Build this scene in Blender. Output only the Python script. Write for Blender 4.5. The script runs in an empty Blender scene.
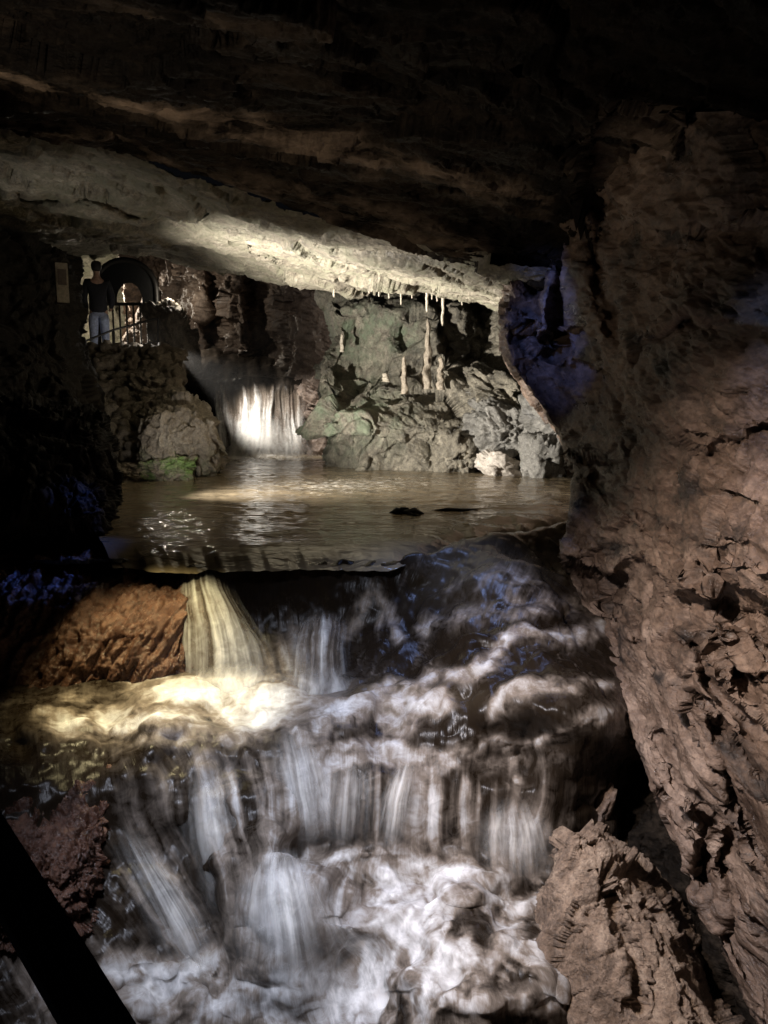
import bpy, bmesh, math, random
import numpy as np
from mathutils import Vector, Matrix
random.seed(7)
rng = np.random.default_rng(7)
SC = bpy.context.scene
COL = SC.collection

# ------------------------------------------------------------------ camera
F, PITCH, CAMZ = 773.0, math.radians(8.24), 1.05
cp, sp = math.cos(PITCH), math.sin(PITCH)
cam = bpy.data.cameras.new('camera')
cam.sensor_fit = 'VERTICAL'; cam.sensor_height = 24; cam.sensor_width = 18
cam.lens = 24 * F / 1024; cam.clip_start = 0.05; cam.clip_end = 300
camo = bpy.data.objects.new('camera', cam); COL.objects.link(camo)
camo.location = (0, 0, CAMZ); camo.rotation_euler = (math.pi/2 - PITCH, 0, 0)
SC.camera = camo

def P(px, py, D):
    px, py, D = np.broadcast_arrays(np.asarray(px, float), np.asarray(py, float), np.asarray(D, float))
    xc, yc = (px-384)/F, (512-py)/F
    k = D/(cp+yc*sp)
    return np.stack([xc*k, D, CAMZ+(yc*cp-sp)*k], -1)
def PZ(px, py, z):
    px, py, z = np.broadcast_arrays(np.asarray(px, float), np.asarray(py, float), np.asarray(z, float))
    xc, yc = (px-384)/F, (512-py)/F
    t = (z-CAMZ)/(yc*cp-sp)
    return np.stack([xc*t, (cp+yc*sp)*t, z], -1)
def project(Q):
    d = Q-np.array([0, 0, CAMZ]); f = d[..., 1]*cp-d[..., 2]*sp; u = d[..., 1]*sp+d[..., 2]*cp
    return 384+F*d[..., 0]/f, 512-F*u/f

# ------------------------------------------------------------------ noise
def _hash(ix, iy, iz, s):
    x = ix*np.uint32(374761393) + iy*np.uint32(668265263) + iz*np.uint32(2147483629) + np.uint32((s*1274126177+97) & 0xffffffff)
    x = (x ^ (x >> np.uint32(13)))*np.uint32(1274126177)
    x = (x ^ (x >> np.uint32(16)))*np.uint32(2246822519)
    return x ^ (x >> np.uint32(15))
def _u(x, k):
    y = x*np.uint32((2654435761+k*40503*2) & 0xffffffff | 1); y = y ^ (y >> np.uint32(15)); y = y*np.uint32(2246822519); y ^= y >> np.uint32(13)
    return y.astype(np.float32)*np.float32(1/4294967296.)
_TH = np.linspace(0, 2*np.pi, 256, endpoint=False)
_G = np.random.default_rng(1).normal(size=(1024, 3)); _G = (_G/np.linalg.norm(_G, axis=1, keepdims=True)).astype(np.float32)
def perlin(Q, seed=0):
    Q = np.asarray(Q, np.float32); sh = Q.shape[:-1]; q = Q.reshape(-1, 3)
    fl_ = np.floor(q); i = fl_.astype(np.int32).astype(np.uint32); f = q-fl_; w = f*f*f*(f*(f*6-15)+10)
    out = np.zeros(len(q), np.float32)
    for dx in (0, 1):
        for dy in (0, 1):
            for dz in (0, 1):
                g = _G[_hash(i[:, 0]+np.uint32(dx), i[:, 1]+np.uint32(dy), i[:, 2]+np.uint32(dz), seed) & np.uint32(1023)]
                d = g[:, 0]*(f[:, 0]-dx)+g[:, 1]*(f[:, 1]-dy)+g[:, 2]*(f[:, 2]-dz)
                wx = w[:, 0] if dx else 1-w[:, 0]; wy = w[:, 1] if dy else 1-w[:, 1]; wz = w[:, 2] if dz else 1-w[:, 2]
                out += d*wx*wy*wz
    return (out*1.6).reshape(sh).astype(np.float64)
def fbm(Q, octv=4, seed=0, gain=.5, lac=2.03):
    o, a, Q = 0, 1., np.asarray(Q, float)
    for k in range(octv):
        o = o+a*perlin(Q+k*17.3, seed+k*3); a *= gain; Q = Q*lac
    return o
def facets(Q, seed=0, tilt=1.):
    """every cell is one tilted plane, with a crack along the cell edges"""
    Q = np.asarray(Q, np.float32); sh = Q.shape[:-1]; q = Q.reshape(-1, 3)
    fl_ = np.floor(q-.5); i = fl_.astype(np.int32).astype(np.uint32)
    best = np.full(len(q), 9., np.float32); sec = best.copy(); h = np.zeros(len(q), np.float32)
    for dx in (0, 1):
        for dy in (0, 1):
            for dz in (0, 1):
                x = _hash(i[:, 0]+np.uint32(dx), i[:, 1]+np.uint32(dy), i[:, 2]+np.uint32(dz), seed)
                d = [q[:, k]-fl_[:, k]-(dx, dy, dz)[k]-.12-.76*_u(x, k) for k in range(3)]
                m = np.sqrt(d[0]**2+d[1]**2+d[2]**2)
                hh = (d[0]*(_u(x, 4)*2-1)+d[1]*(_u(x, 5)*2-1)+d[2]*(_u(x, 6)*2-1))*1.7*tilt+(_u(x, 7)-.5)*.4
                new = m < best
                sec = np.where(new, best, np.minimum(sec, m)); h = np.where(new, hh, h); best = np.where(new, m, best)
    e = sec-best
    return (h - .18*np.exp(-(e/.06)**2)).reshape(sh).astype(np.float64)
def cells(Q, seed=0):
    Q = np.asarray(Q, np.float32); sh = Q.shape[:-1]; q = Q.reshape(-1, 3)
    fl_ = np.floor(q); i = fl_.astype(np.int32).astype(np.uint32)
    f1 = np.full(len(q), 9., np.float32); f2 = f1.copy(); idv = np.zeros(len(q), np.float32)
    for dx in (-1, 0, 1):
        for dy in (-1, 0, 1):
            for dz in (-1, 0, 1):
                x = _hash(i[:, 0]+np.uint32(dx & 0xffffffff), i[:, 1]+np.uint32(dy & 0xffffffff), i[:, 2]+np.uint32(dz & 0xffffffff), seed)
                m = np.sqrt(sum((q[:, k]-fl_[:, k]-(dx, dy, dz)[k]-_u(x, k))**2 for k in range(3)))
                new = m < f1; f2 = np.where(new, f1, np.minimum(f2, m)); idv = np.where(new, _u(x, 5), idv); f1 = np.where(new, m, f1)
    return f1.reshape(sh).astype(float), f2.reshape(sh).astype(float), idv.reshape(sh).astype(float)
def rotm(rx, ry, rz):
    return np.array(Matrix.Rotation(rz, 3, 'Z') @ Matrix.Rotation(ry, 3, 'Y') @ Matrix.Rotation(rx, 3, 'X'))
def rock(Q, s=1., seed=0, stretch=(1, 1, 1), rot=(0, 0, 0), w=(.7, .7, .3, .10, .04)):
    """angular rock relief, roughly -1..1"""
    q = (Q @ rotm(*rot))*np.array(stretch)*s
    wq = q+.35*np.stack([fbm(q*1.3, 3, seed+50), fbm(q*1.3, 3, seed+60), fbm(q*1.3, 3, seed+70)], -1)
    h = w[0]*fbm(wq*.8, 4, seed)
    h += w[1]*facets(wq*1.3, seed+5)
    h += w[2]*facets(wq*3.1, seed+9)
    if w[3]: h += w[3]*facets(wq*7.3+.12*fbm(q*6, 2, seed+1)[..., None], seed+13)
    if w[4]: h += w[4]*fbm(q*16, 3, seed+21, .6)
    return h-.08

# ------------------------------------------------------------------ scene helpers
def tag(o, label=None, cat=None, group=None, kind=None):
    if label: o['label'] = label
    if cat: o['category'] = cat
    if group: o['group'] = group
    if kind: o['kind'] = kind
    return o
def link(name, me, mat, parent=None):
    o = bpy.data.objects.new(name, me); COL.objects.link(o)
    if mat is not None:
        me.materials.clear(); me.materials.append(mat)
    if parent: o.parent = parent
    return o
def empty(name, loc, rz=0):
    o = bpy.data.objects.new(name, None); COL.objects.link(o)
    o.location = loc; o.rotation_euler = (0, 0, rz); o.empty_display_size = .1
    return o
def mesh_np(name, V, quads, attrs=None, smooth=True):
    me = bpy.data.meshes.new(name); V = np.asarray(V, np.float32).reshape(-1, 3); quads = np.asarray(quads, np.int32)
    k = quads.shape[1]
    me.vertices.add(len(V)); me.vertices.foreach_set('co', V.ravel())
    me.loops.add(quads.size); me.loops.foreach_set('vertex_index', quads.ravel())
    me.polygons.add(len(quads)); me.polygons.foreach_set('loop_start', np.arange(0, quads.size, k, dtype=np.int32))
    me.polygons.foreach_set('use_smooth', np.full(len(quads), smooth))
    me.update(calc_edges=True); me.validate()
    for a, val in (attrs or {}).items():
        val = np.asarray(val, np.float32)
        if val.ndim == 2 and val.shape[1] == 3:
            me.attributes.new(a, 'FLOAT_VECTOR', 'POINT').data.foreach_set('vector', val.ravel())
        else:
            me.attributes.new(a, 'FLOAT', 'POINT').data.foreach_set('value', val.ravel())
    return me
def grid_quads(nv, nu):
    i = np.arange(nv*nu).reshape(nv, nu)
    return np.stack([i[:-1, :-1], i[1:, :-1], i[1:, 1:], i[:-1, 1:]], -1).reshape(-1, 4)
def cr_interp(A, n):
    """Catmull-Rom along axis 0"""
    m = A.shape[0]; t = np.linspace(0, m-1, n); i = np.clip(np.floor(t).astype(int), 0, m-2); f = (t-i)
    f = f.reshape((-1,)+(1,)*(A.ndim-1))
    ext = np.concatenate([2*A[:1]-A[1:2], A, 2*A[-1:]-A[-2:-1]], 0)
    p0, p1, p2, p3 = ext[i], ext[i+1], ext[i+2], ext[i+3]
    return .5*((2*p1)+(-p0+p2)*f+(2*p0-5*p1+4*p2-p3)*f**2+(-p0+3*p1-3*p2+p3)*f**3)
def normals(V, away=True):
    du = np.gradient(V, axis=1); dv = np.gradient(V, axis=0)
    n = np.cross(du, dv); n /= np.linalg.norm(n, axis=-1, keepdims=True)+1e-9
    s = np.sign((n*(np.array([0, 0, CAMZ])-V)).sum(-1).mean())
    return n*s
def pl_dist(px, py, line):
    """distance to a pixel polyline and the side (positive below/left-hand)"""
    best = np.full(px.shape, 1e9); side = np.zeros(px.shape)
    for (ax, ay), (bx, by) in zip(line[:-1], line[1:]):
        dx, dy = bx-ax, by-ay; L = dx*dx+dy*dy+1e-9
        t = np.clip(((px-ax)*dx+(py-ay)*dy)/L, 0, 1)
        ex, ey = px-(ax+t*dx), py-(ay+t*dy); d = np.hypot(ex, ey)
        s = np.sign(dx*(py-ay)-dy*(px-ax))
        m = d < best; best = np.where(m, d, best); side = np.where(m, s, side)
    return best, side
def sculpt(px, py, L, strokes, seed=0):
    q = np.stack([px/60, py/60, np.zeros_like(px)], -1)
    wx, wy = fbm(q, 4, seed+101), fbm(q, 4, seed+131)
    for st in strokes:
        kind, line, w, amt = st[:4]; wob = st[4] if len(st) > 4 else 10
        d, s = pl_dist(px+wx*wob, py+wy*wob, line)
        if kind == 'groove': L = L+amt*np.exp(-(d/w)**2)
        elif kind == 'step':      # the side below the line drops back sharply, then recovers over w
            sd = d*s
            L = L+amt*np.where(sd > 0, np.exp(-sd/w)*(1-np.exp(-(sd/9)**2)), 0)
        elif kind == 'lip':
            sd = d*s
            L = L+amt*np.where(sd < 0, np.exp(sd/w), np.exp(-sd/4))
    return L
def relief(name, net, nu, nv, mat, disp, strokes=(), parent=None, attrs=None, seed=0, weld=None):
    A = np.array(net, float); A[..., 2] = np.log(A[..., 2])
    G = cr_interp(A, nv); G = np.swapaxes(cr_interp(np.swapaxes(G, 0, 1), nu), 0, 1)
    px, py, L = G[..., 0], G[..., 1], G[..., 2]
    L = sculpt(px, py, L, strokes, seed)
    V = P(px, py, np.exp(L))
    n = normals(V)
    for fn in disp:
        V = V+n*fn(V)[..., None]
    at = attrs(V, px, py) if attrs else None
    if at: at = {k: v.reshape(-1, 3) if v.ndim == 3 else v.ravel() for k, v in at.items()}
    me = mesh_np(name, V, grid_quads(nv, nu), at)
    return link(name, me, mat, parent), V
def ico(sub):
    bm = bmesh.new(); bmesh.ops.create_icosphere(bm, subdivisions=sub, radius=1)
    bm.verts.ensure_lookup_table()
    V = np.array([v.co[:] for v in bm.verts]); T = np.array([[v.index for v in f.verts] for f in bm.faces]); bm.free()
    return V, T
ICO = {k: ico(k) for k in (2, 3, 4, 5, 6)}
def blob(size, seed, sub=5, amp=.25, s=.95, rot=(0, 0, 0), cut=3.0, w=(.5, .75, .25, .10, .05)):
    """an angular boulder around its own origin"""
    V, T = ICO[sub]; p = np.abs(V)
    V = V/(p**cut).sum(1, keepdims=True)**(1/cut)
    n = V/np.linalg.norm(V, axis=1, keepdims=True)
    Q = V+n*(amp*rock(V+seed*3.7, s, seed, w=w))[:, None]
    Q = (Q*np.array(size)) @ rotm(*rot).T
    return Q, T
def boulder(name, loc, size, seed, mat, label, cat='boulder', group=None, **k):
    Q, T = blob(size, seed, **k)
    o = link(name, mesh_np(name, Q, T), mat); o.location = loc
    return tag(o, label, cat, group)

# ------------------------------------------------------------------ materials
def nodes(name):
    m = bpy.data.materials.new(name); m.use_nodes = True
    nt = m.node_tree; nt.nodes.clear()
    out = nt.nodes.new('ShaderNodeOutputMaterial'); b = nt.nodes.new('ShaderNodeBsdfPrincipled')
    nt.links.new(b.outputs[0], out.inputs[0])
    def N(t, **kw):
        n = nt.nodes.new(t)
        for k, v in kw.items():
            if k.startswith('i_'): n.inputs[k[2:].replace('_', ' ')].default_value = v
            else: setattr(n, k, v)
        return n
    return m, nt, b, N, nt.links.new
def ramp(N, pts, interp='LINEAR'):
    r = N('ShaderNodeValToRGB'); e = r.color_ramp; e.interpolation = interp
    while len(e.elements) < len(pts): e.elements.new(.5)
    for el, (p, c) in zip(e.elements, pts):
        el.position = p; el.color = (*c, 1) if len(c) == 3 else c
    return r
def rock_mat(name, dark, mid, light, scale=2., rough=(.35, .75), bump=.5, stretch=(1, 1, 1), rot=(0, 0, 0), tint=None, tint_attr=None, fine=1., spec=.5, tl=(.42, .60)):
    m, nt, b, N, L = nodes(name)
    tc = N('ShaderNodeTexCoord'); mp = N('ShaderNodeMapping')
    mp.inputs['Scale'].default_value = stretch; mp.inputs['Rotation'].default_value = rot
    L(tc.outputs['Object'], mp.inputs[0])
    n1 = N('ShaderNodeTexNoise', i_Scale=scale, i_Detail=9., i_Roughness=.62, i_Distortion=.6)
    n2 = N('ShaderNodeTexNoise', i_Scale=scale*6, i_Detail=8., i_Roughness=.7)
    n3 = N('ShaderNodeTexNoise', i_Scale=scale*28*fine, i_Detail=6., i_Roughness=.7)
    vo = N('ShaderNodeTexVoronoi', i_Scale=scale*9*fine); vo.feature = 'F1'
    for n in (n1, n2, n3, vo): L(mp.outputs[0], n.inputs['Vector'])
    mx = N('ShaderNodeMix', data_type='FLOAT'); mx.inputs[0].default_value = .55
    L(n1.outputs[0], mx.inputs[2]); L(n2.outputs[0], mx.inputs[3])
    r = ramp(N, [(.36, dark), (.5, mid), (.66, light)]); L(mx.outputs[0], r.inputs[0])
    spk = ramp(N, [(.35, (.45, .45, .45)), (.55, (1, 1, 1)), (.75, (1.25, 1.22, 1.15))]); L(n3.outputs[0], spk.inputs[0])
    mul = N('ShaderNodeMix', data_type='RGBA', blend_type='MULTIPLY'); mul.inputs[0].default_value = .8
    L(r.outputs[0], mul.inputs[6]); L(spk.outputs[0], mul.inputs[7])
    colr = mul.outputs[2]
    if tint:
        n4 = N('ShaderNodeTexNoise', i_Scale=scale*2.6, i_Detail=7., i_Roughness=.65)
        L(mp.outputs[0], n4.inputs['Vector'])
        tr = ramp(N, [(tl[0], (0, 0, 0)), (tl[1], (1, 1, 1))]); L(n4.outputs[0], tr.inputs[0])
        fac = tr.outputs[0]
        if tint_attr:
            at = N('ShaderNodeAttribute', attribute_name=tint_attr)
            mm = N('ShaderNodeMath', operation='MULTIPLY'); L(tr.outputs[0], mm.inputs[0]); L(at.outputs['Fac'], mm.inputs[1]); fac = mm.outputs[0]
        tm = N('ShaderNodeMix', data_type='RGBA'); L(fac, tm.inputs[0]); L(colr, tm.inputs[6]); tm.inputs[7].default_value = (*tint, 1)
        colr = tm.outputs[2]
    L(colr, b.inputs['Base Color'])
    rr = N('ShaderNodeMapRange'); rr.inputs[1].default_value = .35; rr.inputs[2].default_value = .65
    rr.inputs[3].default_value = rough[0]; rr.inputs[4].default_value = rough[1]
    L(n2.outputs[0], rr.inputs[0]); L(rr.outputs[0], b.inputs['Roughness'])
    b.inputs['Specular IOR Level'].default_value = spec
    a1 = N('ShaderNodeMath', operation='MULTIPLY_ADD'); L(n3.outputs[0], a1.inputs[0]); a1.inputs[1].default_value = .35; L(n2.outputs[0], a1.inputs[2])
    a2 = N('ShaderNodeMath', operation='MULTIPLY_ADD'); L(vo.outputs[0], a2.inputs[0]); a2.inputs[1].default_value = .25; L(a1.outputs[0], a2.inputs[2])
    bp = N('ShaderNodeBump', i_Strength=bump, i_Distance=.06); L(a2.outputs[0], bp.inputs['Height'])
    L(bp.outputs[0], b.inputs['Normal'])
    return m
def plain(name, col, rough=.6, metal=0., emit=None, es=1., var=.25, sc=30.):
    m, nt, b, N, L = nodes(name)
    tc = N('ShaderNodeTexCoord'); n = N('ShaderNodeTexNoise', i_Scale=sc, i_Detail=5.); L(tc.outputs['Object'], n.inputs['Vector'])
    r = ramp(N, [(.3, tuple(c*(1-var) for c in col)), (.7, tuple(min(1, c*(1+var)) for c in col))]); L(n.outputs[0], r.inputs[0])
    L(r.outputs[0], b.inputs['Base Color']); b.inputs['Roughness'].default_value = rough; b.inputs['Metallic'].default_value = metal
    if emit: b.inputs['Emission Color'].default_value = (*emit, 1); b.inputs['Emission Strength'].default_value = es
    return m

M = {}
M['wall'] = rock_mat('wall_rock', (.055, .036, .027), (.195, .135, .100), (.39, .29, .225), 1.3, (.24, .6), .6, stretch=(1, .5, 1.2), tint=(.03, .024, .021), tl=(.54, .66))
M['ceil'] = rock_mat('ceiling_rock', (.003, .0023, .0018), (.010, .0076, .0056), (.05, .038, .028), 1.2, (.35, .7), .6, stretch=(.6, 1, 1.6), tint=(.27, .205, .15), tint_attr='moss_or_lit_edge', spec=.06)  # the pale tint puts light on the ledge edges into the colour
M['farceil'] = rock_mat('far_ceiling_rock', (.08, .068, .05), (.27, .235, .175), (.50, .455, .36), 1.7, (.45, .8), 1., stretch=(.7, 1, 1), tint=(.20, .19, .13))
M['far'] = rock_mat('far_rock', (.045, .040, .030), (.165, .148, .112), (.38, .34, .265), 1.3, (.32, .7), 1., tint=(.13, .165, .105), tint_attr='moss_or_lit_edge')
M['warm'] = rock_mat('back_rock', (.075, .055, .045), (.18, .13, .10), (.32, .25, .20), 1.0, (.35, .7), .6)
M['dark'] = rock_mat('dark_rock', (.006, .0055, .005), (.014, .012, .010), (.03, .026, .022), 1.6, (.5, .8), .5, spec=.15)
M['bank'] = rock_mat('bank_rock', (.03, .015, .010), (.11, .052, .033), (.24, .13, .085), 1.5, (.14, .38), .6)
M['stone'] = rock_mat('rubble_stone', (.11, .09, .07), (.22, .185, .14), (.36, .31, .25), 2.2, (.5, .85), .6)
M['moss_or_lit_edge'] = rock_mat('mossy_boulder_rock', (.11, .09, .065), (.25, .215, .17), (.40, .36, .29), 1.6, (.4, .75), .6, tint=(.15, .24, .07), tint_attr='moss_or_lit_edge')
M['grey'] = rock_mat('grey_rock', (.07, .066, .058), (.165, .158, .14), (.30, .285, .26), 1.8, (.4, .8), .6)
M['pale'] = rock_mat('pale_rock', (.28, .25, .21), (.42, .38, .33), (.56, .52, .46), 2., (.4, .7), .4)
M['wedge'] = rock_mat('wedge_rock', (.10, .065, .042), (.29, .205, .145), (.50, .38, .28), 2.4, (.4, .75), .8, rot=(.4, .3, .5))
M['calcite'] = rock_mat('calcite', (.30, .26, .20), (.48, .43, .34), (.64, .58, .48), 5., (.3, .6), .4)
M['brown_spire'] = rock_mat('brown_calcite', (.14, .115, .085), (.29, .245, .185), (.46, .40, .31), 5., (.3, .6), .4)
M['iron'] = plain('dark_iron', (.03, .028, .026), .5, .8)
M['black'] = plain('black_paint', (.010, .010, .010), .35, .0)
M['jacket'] = plain('dark_jacket', (.014, .014, .018), .85)
M['jeans'] = plain('pale_jeans', (.42, .48, .66), .9)
M['skin'] = plain('skin', (.45, .28, .20), .6)
M['hair'] = plain('hair', (.02, .015, .012), .7)
M['paper'] = plain('board_paper', (.30, .27, .22), .7)
M['ink'] = plain('board_print', (.10, .08, .07), .7)
M['lamp'] = plain('lamp_glass', (.9, .9, .85), .3, 0, (1., .95, .85), 10.)

def water_mat(name, deep, foamc, rough_w=.12, veil=False):
    """murky water; the 'foam' attribute is how aerated it is, 'flow' is the coordinate along the streamlines"""
    m, nt, b, N, L = nodes(name)
    at = N('ShaderNodeAttribute', attribute_name='foam'); fl = N('ShaderNodeAttribute', attribute_name='flow')
    n1 = N('ShaderNodeTexNoise', i_Scale=1., i_Detail=6., i_Roughness=.6); L(fl.outputs['Vector'], n1.inputs['Vector'])
    n2 = N('ShaderNodeTexNoise', i_Scale=3.7, i_Detail=5., i_Roughness=.6); L(fl.outputs['Vector'], n2.inputs['Vector'])
    av = N('ShaderNodeMath', operation='ADD'); L(n1.outputs[0], av.inputs[0]); L(n2.outputs[0], av.inputs[1])
    sb = N('ShaderNodeMath', operation='MULTIPLY_ADD'); L(av.outputs[0], sb.inputs[0]); sb.inputs[1].default_value = .5; sb.inputs[2].default_value = -.5
    sk = N('ShaderNodeAttribute', attribute_name='streaky'); sm = N('ShaderNodeMath', operation='MULTIPLY'); L(sb.outputs[0], sm.inputs[0]); L(sk.outputs['Fac'], sm.inputs[1])
    ad = N('ShaderNodeMath', operation='ADD', use_clamp=True); L(at.outputs['Fac'], ad.inputs[0]); L(sm.outputs[0], ad.inputs[1])
    # no foam where the attribute is zero
    mu = N('ShaderNodeMapRange'); mu.inputs[1].default_value = 0; mu.inputs[2].default_value = .3; L(at.outputs['Fac'], mu.inputs[0])
    tco = N('ShaderNodeTexCoord'); fg = N('ShaderNodeTexNoise', i_Scale=13., i_Detail=7., i_Roughness=.68, i_Distortion=.8); L(tco.outputs['Object'], fg.inputs['Vector'])
    fh = N('ShaderNodeMath', operation='MULTIPLY_ADD'); L(fg.outputs[0], fh.inputs[0]); fh.inputs[1].default_value = .9; fh.inputs[2].default_value = -.45
    fk = N('ShaderNodeMath', operation='ADD', use_clamp=True); L(ad.outputs[0], fk.inputs[0]); L(fh.outputs[0], fk.inputs[1])
    ff = N('ShaderNodeMath', operation='MULTIPLY', use_clamp=True); L(fk.outputs[0], ff.inputs[0]); L(mu.outputs[0], ff.inputs[1])
    mid = (.20, .165, .135)
    cr = ramp(N, [(0, deep), (.35, mid), (.7, tuple(.6*c_ for c_ in foamc)), (1, foamc)]); L(ff.outputs[0], cr.inputs[0])
    si = N('ShaderNodeAttribute', attribute_name='silt'); mx = N('ShaderNodeMix', data_type='RGBA', blend_type='ADD'); L(si.outputs['Fac'], mx.inputs[0]); L(cr.outputs[0], mx.inputs[6]); mx.inputs[7].default_value = (.12, .092, .058, 1); L(mx.outputs[2], b.inputs['Base Color'])
    rg = N('ShaderNodeMapRange'); rg.inputs[3].default_value = rough_w; rg.inputs[4].default_value = .8; L(ff.outputs[0], rg.inputs[0]); L(rg.outputs[0], b.inputs['Roughness'])
    b.inputs['Subsurface Scale'].default_value = .10; b.inputs['Subsurface Radius'].default_value = (1, .95, .9); L(ff.outputs[0], b.inputs['Subsurface Weight'])
    sl = N('ShaderNodeMapRange'); sl.inputs[3].default_value = .32; sl.inputs[4].default_value = .12; L(ff.outputs[0], sl.inputs[0]); L(sl.outputs[0], b.inputs['Specular IOR Level'])
    b.inputs['IOR'].default_value = 1.33
    if veil:
        al = N('ShaderNodeAttribute', attribute_name='veil')
        am = N('ShaderNodeMapRange'); am.inputs[1].default_value = .65; am.inputs[2].default_value = 1.35; am.inputs[3].default_value = .40; am.inputs[4].default_value = 1.0
        L(av.outputs[0], am.inputs[0])
        ac = N('ShaderNodeMath', operation='MULTIPLY', use_clamp=True); L(am.outputs[0], ac.inputs[0]); L(al.outputs['Fac'], ac.inputs[1]); L(ac.outputs[0], b.inputs['Alpha'])
    bp = N('ShaderNodeBump', i_Strength=.22, i_Distance=.03); L(av.outputs[0], bp.inputs['Height']); L(bp.outputs[0], b.inputs['Normal'])
    return m
M['water'] = water_mat('cascade_water', (.014, .0095, .006), (.82, .80, .78), .27)
M['whitewater'] = water_mat('white_water', (.10, .08, .06), (.82, .80, .76), .25, True)
def pool_mat():
    m, nt, b, N, L = nodes('pool_water')
    tc = N('ShaderNodeTexCoord'); mp = N('ShaderNodeMapping'); mp.inputs['Scale'].default_value = (.55, 2.2, 1); L(tc.outputs['Object'], mp.inputs[0])
    n1 = N('ShaderNodeTexNoise', i_Scale=2.2, i_Detail=4., i_Roughness=.55, i_Distortion=.8); n2 = N('ShaderNodeTexNoise', i_Scale=9., i_Detail=3., i_Roughness=.5)
    L(mp.outputs[0], n1.inputs['Vector']); L(mp.outputs[0], n2.inputs['Vector'])
    ad = N('ShaderNodeMath', operation='MULTIPLY_ADD'); L(n2.outputs[0], ad.inputs[0]); ad.inputs[1].default_value = .25; L(n1.outputs[0], ad.inputs[2])
    bp = N('ShaderNodeBump', i_Strength=.55, i_Distance=.05); L(ad.outputs[0], bp.inputs['Height']); L(bp.outputs[0], b.inputs['Normal'])
    at = N('ShaderNodeAttribute', attribute_name='foam')
    n3 = N('ShaderNodeTexNoise', i_Scale=16., i_Detail=3., i_Roughness=.6); L(mp.outputs[0], n3.inputs['Vector'])
    th = N('ShaderNodeMath', operation='ADD'); L(n3.outputs[0], th.inputs[0]); L(at.outputs['Fac'], th.inputs[1])
    fr = ramp(N, [(.78, (0, 0, 0)), (.9, (1, 1, 1))]); L(th.outputs[0], fr.inputs[0])
    mx = N('ShaderNodeMix', data_type='RGBA'); mx.inputs[6].default_value = (.215, .172, .112, 1); mx.inputs[7].default_value = (.75, .72, .66, 1)
    L(fr.outputs[0], mx.inputs[0]); L(mx.outputs[2], b.inputs['Base Color'])
    rg = N('ShaderNodeMapRange'); rg.inputs[3].default_value = .09; rg.inputs[4].default_value = .6; L(fr.outputs[0], rg.inputs[0]); L(rg.outputs[0], b.inputs['Roughness'])
    b.inputs['IOR'].default_value = 1.33
    return m
M['pool'] = pool_mat()

# ------------------------------------------------------------------ far ceiling (lit underside)
D_ = lambda *a: [list(r) for r in a]
net = D_(
 [(-260, 290, 14), (0, 262, 13.5), (130, 254, 13), (240, 276, 12.6), (330, 284, 11.9), (430, 292, 11.3), (500, 303, 10.6), (600, 320, 9.8), (760, 340, 9)],
 [(-260, 256, 12), (0, 248, 12.2), (130, 250, 12.2), (240, 277, 11.9), (330, 286, 11.3), (430, 298, 10.8), (500, 307, 10.2), (600, 325, 9.4), (760, 345, 8.6)],
 [(-260, 225, 10), (0, 234, 10.4), (130, 241, 10.6), (240, 262, 10.4), (330, 275, 10.1), (430, 291, 9.8), (500, 302, 9.4), (600, 320, 8.8), (760, 340, 8)],
 [(-260, 170, 8), (0, 205, 8.5), (130, 226, 8.8), (240, 242, 8.9), (330, 262, 8.8), (430, 282, 8.6), (500, 295, 8.4), (600, 310, 7.8), (760, 330, 7)],
 [(-260, 110, 6.3), (0, 165, 6.9), (130, 195, 7.3), (240, 220, 7.5), (330, 245, 7.5), (430, 270, 7.4), (500, 285, 7.2), (600, 300, 6.8), (760, 320, 6)],
 [(-260, 60, 5), (0, 120, 5.6), (130, 160, 6), (240, 190, 6.2), (330, 220, 6.4), (430, 250, 6.4), (500, 265, 6.3), (600, 280, 6), (760, 300, 5.3)],
)
o, _ = relief('cave_ceiling', net, 460, 230, M['farceil'],
   [lambda V: .10*rock(V, .8, 3, (.7, .6, 1.), w=(.4, .9, .3, .1, .04)), lambda V: .022*rock(V, 2.6, 8, (.5, .8, 1.2), w=(.5, .8, .4, .2, .1))],
   [('step', [(-100, 215), (60, 222), (190, 208), (230, 240)], 30, .06, 14), ('step', [(195, 215), (196, 262)], 26, .03, 8),
    ('step', [(-100, 245), (80, 250), (190, 262), (330, 281)], 20, .04, 10), ('groove', [(20, 190), (120, 206), (200, 218)], 6, .05, 12)])
tag(o, kind='structure')

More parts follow.
